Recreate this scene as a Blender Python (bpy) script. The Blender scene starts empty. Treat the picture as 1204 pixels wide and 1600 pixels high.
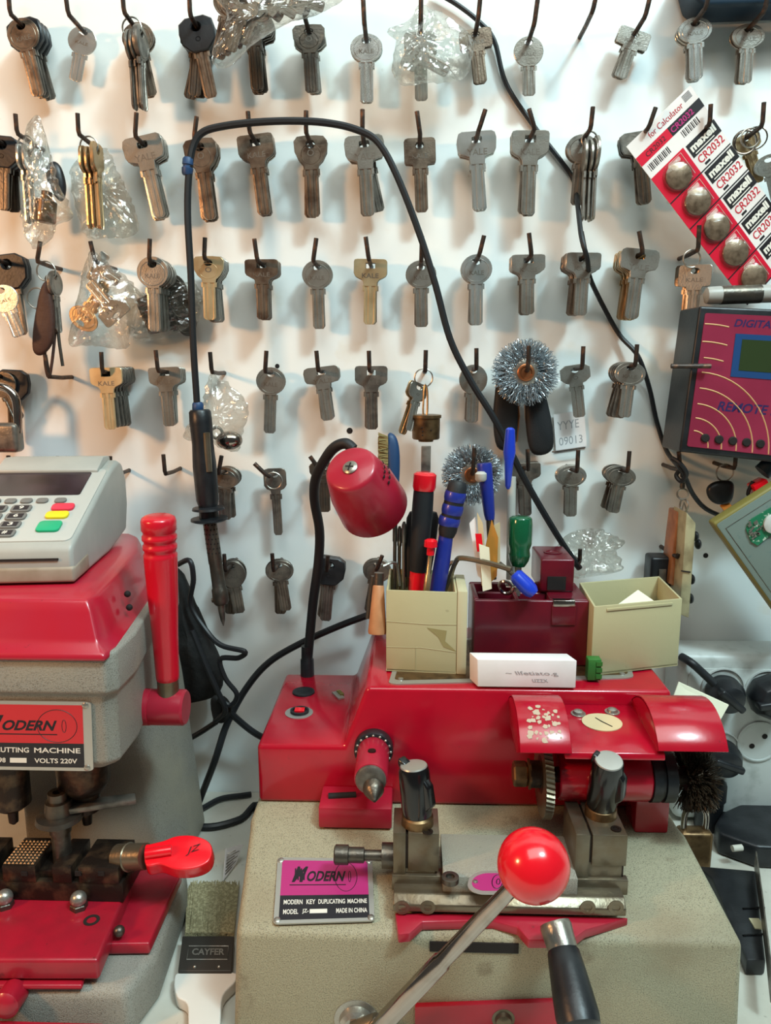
import bpy, bmesh, math, random
from mathutils import Vector, Matrix, noise as mnoise
random.seed(7)
R = math.radians
SC = bpy.context.scene
COL = SC.collection

# ------------------------------------------------------------------ camera
# working frame: millimetres, x right, y = 0 on the back wall (camera side negative), z = 0 at camera height
H0 = 1.15                      # camera height above the floor in metres
D0 = 660.0                     # distance camera - wall in mm
PITCH, YAW, FPX = 10.5, 1.8, 1203.0
cam = bpy.data.cameras.new('camera')
cam.sensor_fit = 'VERTICAL'; cam.sensor_height = 36.0; cam.lens = FPX / 1600 * 36
cam.clip_start = 0.01
camo = bpy.data.objects.new('camera', cam); COL.objects.link(camo)
camo.location = (0, -D0 / 1000, H0); camo.rotation_euler = (R(90 - PITCH), 0, R(YAW))
SC.camera = camo

# ------------------------------------------------------------------ world, lights, exposure
SC.view_settings.view_transform = 'Standard'; SC.view_settings.look = 'None'
SC.view_settings.gamma = 1.0; SC.view_settings.use_curve_mapping = False
SC.view_settings.exposure = 0.0
w = bpy.data.worlds.new('room_glow'); SC.world = w; w.use_nodes = True
w.node_tree.nodes['Background'].inputs[0].default_value = (0.76, 0.80, 0.76, 1)
w.node_tree.nodes['Background'].inputs[1].default_value = 0.11
def area(name, loc, target, sx, sy, power, col):
    l = bpy.data.lights.new(name, 'AREA'); l.shape = 'RECTANGLE'; l.size = sx; l.size_y = sy
    l.energy = power; l.color = col
    o = bpy.data.objects.new(name, l); COL.objects.link(o)
    o.location = (loc[0] / 1000, loc[1] / 1000, H0 + loc[2] / 1000)
    d = Vector([(target[i] - loc[i]) for i in range(3)])
    o.rotation_euler = d.to_track_quat('-Z', 'Y').to_euler()
    return o
area('ceiling_tube_light', (680, -890, 1170), (50, 0, -50), 0.16, 0.16, 13.2, (0.62, 0.92, 1.0))
area('ceiling_tube_light', (560, -950, 1240), (50, 0, -50), 0.16, 0.16, 6.4, (0.66, 0.93, 1.0))
area('soft_fill_light', (180, -720, 1020), (40, 0, -80), 1.3, 0.7, 16, (0.92, 1.0, 0.96))  # added broad fill for the room's ambient light, not an actual lamp
area('warm_bulb_light', (-760, -640, 190), (-50, 0, -100), 0.10, 0.10, 4.7, (1.0, 0.50, 0.22))

# ------------------------------------------------------------------ projection helpers (plan positions from the photo's sight lines)
C0 = Vector((0, -D0, 0))
_f = Vector((-math.sin(R(YAW)) * math.cos(R(PITCH)), math.cos(R(YAW)) * math.cos(R(PITCH)), -math.sin(R(PITCH))))
_r = Vector((math.cos(R(YAW)), math.sin(R(YAW)), 0)); _u = _r.cross(_f)
def ray(px, py): return _f + _r * ((px - 602) / FPX) - _u * ((py - 800) / FPX)
def at(px, py, Y):
    d = ray(px, py); return C0 + d * ((Y + D0) / d.y)
def atz(px, py, Z):
    d = ray(px, py); return C0 + d * (Z / d.z)
def onpl(px, py, p, n):
    d = ray(px, py); return C0 + d * ((p - C0).dot(n) / d.dot(n))
def pxs(Y, py=800):            # mm per pixel there
    return (at(603, py, Y) - at(602, py, Y)).length

# ------------------------------------------------------------------ materials
def lin(c):
    if isinstance(c, str): c = [int(c[i:i + 2], 16) / 255 for i in (0, 2, 4)]
    return tuple(((x / 12.92) if x <= .04045 else ((x + .055) / 1.055) ** 2.4) for x in c) + (1.0,)
MATS = {}
def mat(name, col, rough=.5, metal=0., var=None, bump=None, spk=None, coat=0., trans=0., alpha=1., emit=None, ior=1.45, aniso=None):
    m = bpy.data.materials.new(name); m.use_nodes = True; MATS[name] = m
    nt = m.node_tree; b = nt.nodes['Principled BSDF']
    b.inputs['Roughness'].default_value = rough; b.inputs['Metallic'].default_value = metal
    b.inputs['Coat Weight'].default_value = coat; b.inputs['Coat Roughness'].default_value = .12
    b.inputs['Transmission Weight'].default_value = trans; b.inputs['Alpha'].default_value = alpha
    b.inputs['IOR'].default_value = ior
    c = lin(col); b.inputs['Base Color'].default_value = c
    if emit: b.inputs['Emission Color'].default_value = c; b.inputs['Emission Strength'].default_value = emit
    tc = nt.nodes.new('ShaderNodeTexCoord')
    geo = nt.nodes.new('ShaderNodeNewGeometry')
    src = geo.outputs['Position']
    if aniso: src = tc.outputs['Object']
    last = None
    def noise_ramp(scale, lo, hi, detail=4):
        n = nt.nodes.new('ShaderNodeTexNoise'); n.inputs['Scale'].default_value = scale; n.inputs['Detail'].default_value = detail
        nt.links.new(src, n.inputs['Vector'])
        r = nt.nodes.new('ShaderNodeValToRGB'); r.color_ramp.elements[0].position = lo; r.color_ramp.elements[1].position = hi
        nt.links.new(n.outputs['Fac'], r.inputs['Fac']); return r
    def mix(fac, base, c2):
        mx = nt.nodes.new('ShaderNodeMix'); mx.data_type = 'RGBA'
        nt.links.new(fac, mx.inputs['Factor'])
        if base is None: mx.inputs['A'].default_value = c
        else: nt.links.new(base, mx.inputs['A'])
        mx.inputs['B'].default_value = lin(c2); return mx.outputs['Result']
    for v in ([var] if isinstance(var, tuple) else (var or [])):      # (scale, colour2, lo, hi)
        last = mix(noise_ramp(v[0], v[2], v[3]).outputs['Color'], last, v[1])
    if last is not None: nt.links.new(last, b.inputs['Base Color'])
    if bump:                                                           # (scale, strength)
        n = nt.nodes.new('ShaderNodeTexNoise'); n.inputs['Scale'].default_value = bump[0]; n.inputs['Detail'].default_value = 3
        nt.links.new(src, n.inputs['Vector'])
        bp = nt.nodes.new('ShaderNodeBump'); bp.inputs['Strength'].default_value = bump[1]; bp.inputs['Distance'].default_value = .001
        nt.links.new(n.outputs['Fac'], bp.inputs['Height']); nt.links.new(bp.outputs['Normal'], b.inputs['Normal'])
    return m
mat('wall_paint', 'e6e6e0', .55, var=[(9, 'dde4e4', .40, .66), (22, 'd8d0c0', .60, .82), (70, 'aca08c', .72, .86)], bump=(35, .35))
mat('bench_top', 'c9c8bd', .6, var=[(14, 'b3aea0', .45, .72), (160, '8a8478', .68, .80)], bump=(200, .2))
mat('iron', '3c332e', .5, .6, var=(180, '6b4c3a', .5, .72), bump=(700, .3))
mat('nickel', 'a6a299', .30, .76, var=[(60, '8f897e', .42, .68), (900, '8f887c', .55, .8)], bump=(900, .12))
mat('steel_bright', 'c2c2bd', .24, .74, var=(80, 'b3b2aa', .4, .7), bump=(600, .06))
mat('brass_warm', 'b59a74', .32, .85, var=(70, 'c9ad84', .4, .7), bump=(700, .1))
mat('bronze', '8f8070', .34, .85, var=(90, '5d4c40', .42, .7), bump=(700, .14))
mat('dull_grey', '857e74', .40, .75, var=(90, '544f49', .42, .7), bump=(700, .14))
mat('dark_steel', '5c564f', .38, .85, var=(120, '6e6356', .45, .75), bump=(500, .2))
mat('oily_steel', '342b26', .40, .75, var=[(90, '6b5743', .50, .74)], bump=(500, .25))
mat('chrome', 'aaa098', .14, 1.0, var=(50, '85796e', .5, .8))
mat('ground_steel', '776e5e', .34, .75, var=[(60, '6a5a44', .45, .75)], bump=(400, .15))
mat('black_plastic', '15171a', .38, var=(80, '26282b', .4, .8), bump=(500, .08))
mat('black_gloss', '0c0c0e', .24, coat=.3); mat('stamp', '6e675e', .5, .5); mat('pale_gold', 'dcc69c', .3, .7, var=(70, 'c4aa80', .4, .7))
mat('black_rubber', '16181b', .6, bump=(900, .15))
mat('black_cloth', '141414', .8, var=(60, '23211f', .4, .7), bump=(300, .6))
mat('cable_black', '17191c', .48)
mat('blue_tape', '1e3d63', .5)
mat('red_enamel', 'a80722', .24, coat=.35, var=[(26, '98071f', .4, .7), (300, '7d1520', .70, .78)], bump=(120, .10))
mat('red_faded', 'a21a30', .36, coat=.2, var=[(40, '98182c', .4, .7), (260, '7a2028', .68, .78)], bump=(160, .12))
mat('red_cover', 'aa1428', .30, coat=.3, var=[(20, 'a41e34', .4, .7), (240, '6b1820', .70, .80)], bump=(90, .08))
mat('red_plate', '9c1428', .34, coat=.2, var=[(60, '8a1626', .4, .7), (220, '4d1a1c', .66, .80)], bump=(160, .15))
mat('red_plastic', 'dc1020', .22, coat=.5)
mat('red_handle', 'c01024', .28, coat=.3, var=(60, 'c31027', .4, .7))
mat('burgundy', '5f0e1d', .30, coat=.25, var=[(70, '520c1c', .4, .7), (160, '8d6a70', .70, .86)])
mat('chip_paint', 'b8a48e', .7)
mat('cast_beige', '9d967c', .50, var=[(1500, '6a6350', .50, .68), (11, '84745a', .50, .74), (45, '5c4a34', .64, .84)], bump=(1300, .55))
mat('cast_grey', '8f8c82', .42, var=[(1500, '68635a', .50, .68), (16, '9b9482', .46, .74), (110, '4c4436', .70, .84)], bump=(1500, .55))
mat('plate_silver', 'b7b5ae', .35, .7)
mat('plate_pink', 'ae2e70', .35, .1)
mat('plate_red', 'c02a30', .35, .1)
mat('plate_black', '1d1b20', .4)
mat('print_white', 'd8d2c6', .5)
mat('print_black', '18131a', .5)
mat('print_red', 'b5182c', .5)
mat('card_red', 'c5122f', .35, coat=.3)
mat('card_white', 'e0d9d4', .40, coat=.2, var=(30, 'd2c8c2', .4, .7))
mat('card_black', '1b1719', .4, coat=.2)
mat('coin_metal', '97826f', .36, .6, var=(250, '6b5848', .4, .7))
mat('cream_plastic', 'aea680', .55, var=[(26, 'a79f7a', .5, .78), (130, '7d7456', .70, .86)], bump=(200, .1))
mat('cream_light', 'bab392', .55, var=(40, 'b6af8c', .5, .8))
mat('white_card', 'e4e1e0', .6, var=(30, 'd6d0cc', .4, .8))
mat('paper', 'e2dfc6', .7, bump=(60, .1))
mat('pen_blue', '1b3bb8', .3, coat=.3)
mat('grip_blue', '1c2c86', .38, coat=.2)
mat('green_clear', '12633f', .15, coat=.5, trans=.35)
mat('green_block', '2f6a2c', .5)
mat('wood_handle', 'b98258', .5, var=(60, '9c6a44', .4, .7))
mat('wood_orange', 'a5673a', .45, coat=.3, var=(80, '6b3c20', .45, .75))
mat('slab_cream', 'a39a78', .55, var=[(70, '6d6248', .45, .75)], bump=(200, .3))
mat('brown_leather', '3c231a', .6, bump=(300, .3))
mat('brass_lock', '7d6344', .38, .8, var=(120, '4c3a28', .45, .7))
mat('copper', 'b0714a', .35, .85)
mat('wire_steel', '98a2a8', .32, .6)
mat('wire_dark', '3d3428', .5, .6)
mat('device_magenta', '7b2038', .38, coat=.15, var=(20, '8a2842', .4, .7))
mat('device_cream', 'cfa877', .4)
mat('device_blue', '1b3f6e', .4)
mat('lcd_green', '2c3a20', .2, coat=.6)
mat('text_navy', '2a2350', .4); mat('faint_pencil', '9b9c9e', .6)
mat('pcb_green', '1f6a4a', .4, var=(300, 'a8b8a8', .60, .66))
mat('case_greygreen', '66756f', .5, var=(200, '506a68', .62, .74))
mat('case_yellow', '75703a', .5)
mat('teal_case', '12293a', .5)
mat('pos_grey', '9f9f98', .42, var=(40, 'a9a8a0', .45, .8))
mat('pos_light', 'b2b1aa', .38)
mat('pos_base', '9a8e7e', .5, var=(60, '887a68', .4, .7))
mat('pos_screen', '1c1218', .25, coat=.2, var=(50, '30222a', .4, .7))
mat('key_grey', '6c6a66', .5); mat('key_red', 'd23048', .4); mat('key_yellow', 'd8c81c', .4); mat('key_green', '12a070', .4)
mat('socket_white', 'b8bcb8', .40, var=[(60, '8c8f8a', .55, .85)])
mat('bristle_tan', '8c8256', .7); mat('bristle_pale', '857c5c', .75, var=(500, 'a89f7c', .45, .6))
mat('brush_white', 'd2d0c8', .3, coat=.3); mat('brush_label', '3f3b36', .5, .5)
mat('orange_plate', 'c07a30', .5)
mat('hole_dark', '17110f', .8)
mat('amber_paper', 'b0762c', .5); mat('card_tan', 'c9b48c', .6)
def film(name, amt, tint=(.93, .93, .9, 1)):
    m = bpy.data.materials.new(name); m.use_nodes = True; MATS[name] = m; nt = m.node_tree; nt.nodes.clear()
    out = nt.nodes.new('ShaderNodeOutputMaterial'); tr = nt.nodes.new('ShaderNodeBsdfTransparent'); gl = nt.nodes.new('ShaderNodeBsdfGlossy')
    df = nt.nodes.new('ShaderNodeBsdfTranslucent'); df.inputs[0].default_value = (.75, .76, .74, 1)
    tr.inputs[0].default_value = tint; gl.inputs['Roughness'].default_value = .10
    a = nt.nodes.new('ShaderNodeMixShader'); b = nt.nodes.new('ShaderNodeMixShader')
    lw = nt.nodes.new('ShaderNodeLayerWeight'); lw.inputs[0].default_value = .35
    mp = nt.nodes.new('ShaderNodeMapRange'); mp.inputs[3].default_value = amt; mp.inputs[4].default_value = min(1, amt * 4.5)
    nt.links.new(lw.outputs['Facing'], mp.inputs[0]); nt.links.new(mp.outputs[0], a.inputs[0])
    nt.links.new(tr.outputs[0], a.inputs[1]); nt.links.new(gl.outputs[0], a.inputs[2])
    b.inputs[0].default_value = amt * .6
    nt.links.new(a.outputs[0], b.inputs[1]); nt.links.new(df.outputs[0], b.inputs[2])
    g = nt.nodes.new('ShaderNodeNewGeometry'); n = nt.nodes.new('ShaderNodeTexNoise'); n.inputs['Scale'].default_value = 120; n.inputs['Detail'].default_value = 5
    nt.links.new(g.outputs['Position'], n.inputs['Vector']); bp = nt.nodes.new('ShaderNodeBump'); bp.inputs['Strength'].default_value = .9; bp.inputs['Distance'].default_value = .002
    nt.links.new(n.outputs['Fac'], bp.inputs['Height']); nt.links.new(bp.outputs['Normal'], gl.inputs['Normal'])
    nt.links.new(b.outputs[0], out.inputs[0])
film('bag_film', .13); film('blister_film', .035)

# ------------------------------------------------------------------ mesh builder
WL = {}                                            # world location (mm) of every object
def V(*a): return Vector(a)
def frame(ax):
    ax = Vector(ax).normalized(); h = V(0, 0, 1) if abs(ax.z) < .9 else V(1, 0, 0)
    a = ax.cross(h).normalized(); return a, ax.cross(a).normalized(), ax
class MB:
    def __init__(s): s.bm = bmesh.new()
    def loft(s, rings, cap=True, closed=True, loop=False):
        bm = s.bm; rr = [[bm.verts.new(p) for p in r] for r in rings]; n = len(rr[0])
        m = len(rr) if loop else len(rr) - 1
        for i in range(m):
            A, B = rr[i], rr[(i + 1) % len(rr)]
            for j in range(n if closed else n - 1):
                k = (j + 1) % n
                try: bm.faces.new((A[j], A[k], B[k], B[j]))
                except ValueError: pass
        if cap and closed and not loop:
            bm.faces.new(list(reversed(rr[0]))); bm.faces.new(rr[-1])
        return s
    def hexa(s, a, b): return s.loft([a, b])       # two quads
    def box(s, c, sz, rot=None):
        c = Vector(c); x, y, z = [k / 2 for k in sz]; M = rot or Matrix.Identity(3)
        q = [V(-x, -y), V(x, -y), V(x, y), V(-x, y)]
        return s.loft([[c + M @ V(p.x, p.y, h) for p in [v.to_3d() for v in q]] for h in (-z, z)])
    def cyl(s, p0, p1, r0, r1=None, seg=24):
        return s.lathe(p0, Vector(p1) - Vector(p0), [(0, r0), ((Vector(p1) - Vector(p0)).length, r0 if r1 is None else r1)], seg)
    def lathe(s, p, ax, prof, seg=28, sq=None):
        p = Vector(p); a, b, c = frame(ax); rings = []
        for t, r in prof:
            r = max(r, .01)
            rings.append([p + c * t + (a * math.cos(2 * math.pi * i / seg) + b * math.sin(2 * math.pi * i / seg) * (sq or 1)) * r for i in range(seg)])
        return s.loft(rings)
    def tube(s, pts, r, seg=8, loop=False, smooth=0):
        pts = [Vector(p) for p in pts]
        if smooth: pts = spline(pts, smooth, loop)
        n = len(pts); rings = []; up = None
        for i in range(n):
            if loop: t = pts[(i + 1) % n] - pts[i - 1]
            else: t = pts[min(i + 1, n - 1)] - pts[max(i - 1, 0)]
            if t.length < 1e-6: t = V(0, 0, 1)
            t.normalize()
            if up is None: up = frame(t)[0]
            up = (up - t * up.dot(t)).normalized(); v = t.cross(up)
            rad = r(i / (n - 1)) if callable(r) else r
            rings.append([pts[i] + (up * math.cos(2 * math.pi * k / seg) + v * math.sin(2 * math.pi * k / seg)) * rad for k in range(seg)])
        return s.loft(rings, loop=loop)
    def torus(s, c, ax, RR, r, seg=28, sub=8):
        a, b, _ = frame(ax); c = Vector(c)
        return s.tube([c + (a * math.cos(2 * math.pi * i / seg) + b * math.sin(2 * math.pi * i / seg)) * RR for i in range(seg)], r, sub, loop=True)
    def ball(s, c, r, seg=32, rings=20, sc=(1, 1, 1)):
        M = Matrix.Translation(Vector(c)) @ Matrix.Diagonal((r * sc[0], r * sc[1], r * sc[2], 1))
        bmesh.ops.create_uvsphere(s.bm, u_segments=seg, v_segments=rings, radius=1, matrix=M); return s
    def prism(s, pts, vec):                         # planar outline extruded along vec
        vec = Vector(vec); return s.loft([[Vector(p) for p in pts], [Vector(p) + vec for p in pts]])
    def quad(s, a, b, c, d):
        s.bm.faces.new([s.bm.verts.new(Vector(p)) for p in (a, b, c, d)]); return s
    def mesh(s, me, fn):
        vs = [s.bm.verts.new(fn(v.co)) for v in me.vertices]
        for p in me.polygons:
            try: s.bm.faces.new([vs[i] for i in p.vertices])
            except ValueError: pass
        return s
    def build(s, name, m, parent=None, bev=0, seg=2, smooth=38, label=None, local=False, sub=0):
        bm = s.bm
        bmesh.ops.recalc_face_normals(bm, faces=bm.faces)
        if bev:
            es = [e for e in bm.edges if len(e.link_faces) == 2 and e.calc_face_angle(0) > R(30)]
            bmesh.ops.bevel(bm, geom=es, offset=bev, segments=seg, affect='EDGES', clamp_overlap=True, profile=.5)
        me = bpy.data.meshes.new(name)
        if local: c = V(0, 0, 0)
        else:
            bb = [[v.co[i] for v in bm.verts] for i in range(3)]
            c = V((min(bb[0]) + max(bb[0])) / 2, (min(bb[1]) + max(bb[1])) / 2, min(bb[2]))
        for v in bm.verts: v.co = (v.co - c) * .001
        bm.to_mesh(me); bm.free()
        for p in me.polygons: p.use_smooth = True
        me.set_sharp_from_angle(angle=R(smooth))
        me.materials.append(MATS[m])
        o = bpy.data.objects.new(name, me); COL.objects.link(o)
        if sub:
            md = o.modifiers.new('subdivision', 'SUBSURF'); md.levels = sub; md.render_levels = sub
        put(o, c, parent)
        if label: o['label'] = label
        return o
def put(o, c, parent=None):
    WL[o.name] = Vector(c)
    if parent:
        o.parent = parent; o.location = (Vector(c) - WL[parent.name]) * .001
    else: o.location = (c[0] * .001, c[1] * .001, c[2] * .001 + H0)
def thing(name, label, cat, group=None):
    o = bpy.data.objects.new(name, None); COL.objects.link(o); o.empty_display_size = .01
    put(o, V(0, 0, 0)); return tag(o, label, cat, group)
def tag(o, label, cat, group=None):
    o['label'] = label; o['category'] = cat
    if group: o['group'] = group
    return o
def settle(root):                                  # move the Empty to the base of its parts
    lo = V(1e9, 1e9, 1e9); hi = -lo
    for ch in root.children_recursive:
        if ch.type != 'MESH': continue
        for b in ch.bound_box:
            p = Vector(b) * 1000 + WL[ch.name]
            for i in range(3): lo[i] = min(lo[i], p[i]); hi[i] = max(hi[i], p[i])
    c = V((lo.x + hi.x) / 2, (lo.y + hi.y) / 2, lo.z)
    for ch in root.children: ch.location = ch.location - (c - WL[root.name]) * .001
    put(root, c)
def spline(P, k=6, loop=False):
    out = []; n = len(P); rng = range(n if loop else n - 1)
    for i in rng:
        p0, p1, p2, p3 = [P[j % n] if loop else P[max(0, min(n - 1, j))] for j in (i - 1, i, i + 1, i + 2)]
        for q in range(k):
            t = q / k
            out.append(.5 * ((2 * p1) + (p2 - p0) * t + (2 * p0 - 5 * p1 + 4 * p2 - p3) * t * t + (3 * p1 - p0 - 3 * p2 + p3) * t ** 3))
    if not loop: out.append(P[-1])
    return out
def curve_mesh(outlines, thick, bev=.15):          # 2D outlines (mm) -> solid plate mesh centred on z
    cu = bpy.data.curves.new('t', 'CURVE'); cu.dimensions = '2D'; cu.fill_mode = 'BOTH'
    for ol in outlines:
        sp = cu.splines.new('POLY'); sp.points.add(len(ol) - 1)
        for i, p in enumerate(ol): sp.points[i].co = (p[0], p[1], 0, 1)
        sp.use_cyclic_u = True
    cu.extrude = max(thick / 2 - bev, 0); cu.bevel_depth = bev; cu.bevel_resolution = 0; cu.offset = -bev
    o = bpy.data.objects.new('t', cu); COL.objects.link(o); bpy.context.view_layer.update()
    me = bpy.data.meshes.new_from_object(o.evaluated_get(bpy.context.evaluated_depsgraph_get()))
    bpy.data.objects.remove(o); bpy.data.curves.remove(cu); return me
_tc = {}
def text_mesh(txt, ext=.0, shear=0., bold=0.):
    k = (txt, ext, shear, bold)
    if k in _tc: return _tc[k]
    cu = bpy.data.curves.new('t', 'FONT'); cu.body = txt; cu.size = 1; cu.extrude = ext; cu.shear = shear; cu.offset = bold; cu.resolution_u = 3
    cu.align_x = 'LEFT'
    o = bpy.data.objects.new('t', cu); COL.objects.link(o); bpy.context.view_layer.update()
    me = bpy.data.meshes.new_from_object(o.evaluated_get(bpy.context.evaluated_depsgraph_get()))
    bpy.data.objects.remove(o); bpy.data.curves.remove(cu)
    xs = [v.co.x for v in me.vertices] or [0, 1]; ys = [v.co.y for v in me.vertices] or [0, 1]
    _tc[k] = (me, min(xs), max(xs), min(ys), max(ys)); return _tc[k]
class Quad:                                        # flat face given by its corners: bottom-left, bottom-right, top-left, top-right
    def __init__(s, bl, br, tl, tr=None):
        s.a, s.b, s.c = map(Vector, (bl, br, tl)); s.d = Vector(tr) if tr else s.b + s.c - s.a
        s.n = (s.b - s.a).cross(s.c - s.a).normalized()
        if s.n.dot(C0 - s.a) < 0: s.n = -s.n
        s.w = (s.b - s.a).length; s.h = (s.c - s.a).length
    def p(s, u, v, h=0): return s.a * (1 - u) * (1 - v) + s.b * u * (1 - v) + s.c * (1 - u) * v + s.d * u * v + s.n * h
    def slab(s, mb, u0, v0, u1, v1, h0, h1):
        return mb.hexa([s.p(u0, v0, h0), s.p(u1, v0, h0), s.p(u1, v1, h0), s.p(u0, v1, h0)], [s.p(u0, v0, h1), s.p(u1, v0, h1), s.p(u1, v1, h1), s.p(u0, v1, h1)])
    def text(s, mb, txt, u0, v0, u1, v1, h=.15, ext=.0, shear=0., bold=0.):
        me, x0, x1, y0, y1 = text_mesh(txt, 0, shear, bold)
        return mb.mesh(me, lambda c: s.p(u0 + (u1 - u0) * (c.x - x0) / (x1 - x0), v0 + (v1 - v0) * (c.y - y0) / (y1 - y0), h))
    def poly(s, mb, pts, h0, h1): return mb.loft([[s.p(u, v, h0) for u, v in pts], [s.p(u, v, h1) for u, v in pts]])
    def line(s, mb, pts, r, h=0, seg=5, loop=False): return mb.tube([s.p(u, v, h) for u, v in pts], r, seg, loop=loop)
def ell(cx, cy, rx, ry, n=28, a0=0, a1=360): return [(cx + rx * math.cos(R(a0 + (a1 - a0) * i / n)), cy + ry * math.sin(R(a0 + (a1 - a0) * i / n))) for i in range(n + (0 if a1 - a0 == 360 else 1))]
def rrect(x0, y0, x1, y1, r, n=5):
    o = []
    for cx, cy, a in ((x1 - r, y1 - r, 0), (x0 + r, y1 - r, 90), (x0 + r, y0 + r, 180), (x1 - r, y0 + r, 270)):
        o += [(cx + r * math.cos(R(a + 90 * i / n)), cy + r * math.sin(R(a + 90 * i / n))) for i in range(n + 1)]
    return o
ORD = ['zeroth', 'first', 'second', 'third', 'fourth', 'fifth', 'sixth', 'seventh', 'eighth', 'ninth', 'tenth', 'eleventh', 'twelfth', 'thirteenth', 'fourteenth', 'fifteenth']
ROWW = ['', 'top', 'second', 'third', 'fourth', 'fifth', 'bottom']

# ------------------------------------------------------------------ the setting
TZ = -390.0                                        # bench surface in the working frame
o = MB().box((0, 30, 75), (3000, 60, 2450)).build('wall_back', 'wall_paint'); o['kind'] = 'structure'
hb = MB()
for px, py, r in ((433, 572, 1.9), (546, 673, 2.6), (1102, 868, 2.2)):
    p = at(px, py, 0); hb.cyl(p + V(0, .2, 0), p - V(0, .25, 0), r, seg=16)
wh = hb.build('screw_hole', 'hole_dark', o)
o = MB().box((0, -600, -1165), (3000, 1320, 30)).build('floor', 'bench_top'); o['kind'] = 'structure'
wb = thing('workbench', 'dirty off-white workbench top under the two key machines, against the wall', 'workbench')
MB().box((0, -351, TZ - 15), (2400, 700, 30)).build('bench_top', 'bench_top', wb, bev=2)
MB().box((0, -341, (TZ - 30 - 1150) / 2), (2300, 640, 1150 + TZ - 30)).build('cabinet_body', 'bench_top', wb)
settle(wb)

# ------------------------------------------------------------------ keys
BL = 52.0
def mirror(h): return h + [(-x, y) for x, y in reversed(h)]
KO = {
 'tee': (mirror([(10, 6.2), (12.2, 5.6), (13, 4), (13, -6.5), (12, -9), (9.5, -10.8), (7, -12), (5.6, -14), (5.2, -18)]), [(-3.6, -2.2), (3.6, -2.2), (3.6, 2.6), (-3.6, 2.6)], -8.6, 'KALE', 13),
 'wide': (mirror([(11, 6.5), (13.5, 5), (14.5, 1), (14, -7), (12.5, -10), (9, -11), (6, -12.2), (5.4, -18)]), rrect(-3.6, -2.2, 3.6, 2.4, 1.4, 3), -8.8, 'YALE', 15),
 'round': (mirror(ell(0, -6, 12, 12, 12, 90, -66)[0:] + [(4.8, -18.5)]), ell(0, .2, 3.3, 2.9, 14), -9, 'KALE', 11),
 'oval': (mirror(ell(0, -8.5, 11, 15, 14, 90, -68) + [(4.6, -23)]), ell(0, .6, 3.1, 3.1, 14), -11, 'KALE', 10),
 'square': (mirror([(9, 6.3), (11, 5.6), (12, 3.5), (12, -12), (11, -14), (6, -14.6), (5.2, -18)]), ell(0, .4, 3.1, 2.8, 14), -8, 'KALE', 12),
 'hex': (mirror([(7.5, 6.2), (11.8, 2), (11.8, -9), (7.5, -13.6), (5.4, -14.5), (5.2, -18)]), ell(0, .2, 3.1, 2.9, 14), -8, 'O', 4),
 'shield': (mirror([(4, 6.4), (9.5, 5.8), (12, 2.5), (11.6, -5), (8.8, -11), (5.6, -14.5), (5, -18)]), ell(0, .2, 3.2, 2.9, 14), -6, 'O', 5),
 'small': (mirror([(5, 5.5), (8, 4.5), (9, 1.5), (9, -9), (7, -12), (4, -13.5), (3.6, -17)]), ell(0, .4, 2.9, 2.9, 14), -8, 'O', 3),
 'plastic': (mirror([(7, 7.5), (12.5, 4), (13.6, -3), (12.6, -11), (8, -16), (5.5, -18)]), ell(0, 0, 3.4, 3.2, 14), -9, 'O', 4),
}
_km = {}
def key_meshes(kind, metal):
    k = (kind, metal)
    if k in _km: return _km[k]
    ol, hole, tz, txt, tw = KO[kind]
    th = 5.0 if kind == 'plastic' else 2.1
    mb = MB(); mb.mesh(curve_mesh([ol, hole], th, .9 if kind == 'plastic' else .3), lambda c: V(c.x, c.z, c.y))
    me, x0, x1, y0, y1 = text_mesh(txt, .0, 0, .012)
    hgt = tw * (y1 - y0) / (x1 - x0)
    st = MB()
    for sgn in (-1, 1):
        st.mesh(me, lambda c: V(-sgn * tw * ((c.x - x0) / (x1 - x0) - .5), sgn * (th / 2 + .14), tz + hgt * ((c.y - y0) / (y1 - y0) - .5)))
    st = st.build('stamped_lettering', 'black_gloss' if kind == 'plastic' else 'stamp', local=True)
    if kind in ('round', 'shield'): 
        for s in (-1, 1): mb.torus((0, s * th / 2, -7), (0, 1, 0), 9.4 if kind == 'round' else 7, .28, 30, 4)
    b = mb.build('bow', 'black_plastic' if kind == 'plastic' else metal, local=True)
    mb = MB(); zt = ol[len(ol) // 2][1] + .6
    w = 3.5 if kind == 'small' else 4.8
    def ring(z, ww, yy=1.0):
        xs = [-1, -.72, -.64, -.30, -.22, .16, .24, .62, .70, 1]; hs = [.8, 1, .35, .35, 1, 1, .35, .35, 1, .8]
        f = [V(x * ww, -h * yy, z) for x, h in zip(xs, hs)]
        bk = [V(x * ww, h * yy, z) for x, h in zip(reversed(xs), [1, .4, .4, 1, 1, .4, .4, 1, 1, .8])]
        return f + bk
    mb.loft([ring(zt, w + 1.2, .95), ring(zt - 4.5, w + 1.2, .95), ring(zt - 4.6, w, .9), ring(-BL + 2.4, w, .9), ring(-BL + .5, w * .74, .8), ring(-BL, w * .6, .5)])
    bl = mb.build('blade', metal, local=True, smooth=25)
    _km[k] = (b.data, bl.data, st.data)
    for x_ in (b, bl, st): bpy.data.objects.remove(x_)
    return _km[k]
SHAPE = {'tee': 'T-headed', 'wide': 'wide-headed', 'round': 'round-headed', 'oval': 'oval-headed', 'square': 'square-headed', 'hex': 'angular-headed', 'shield': 'shield-headed', 'small': 'small-headed', 'plastic': 'black plastic-headed'}
METAL = {'pale_gold': 'pale golden', 'nickel': 'silvery', 'steel_bright': 'shiny silver', 'brass_warm': 'golden', 'bronze': 'bronze', 'dull_grey': 'dull grey', 'dark_steel': 'dark'}
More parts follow.
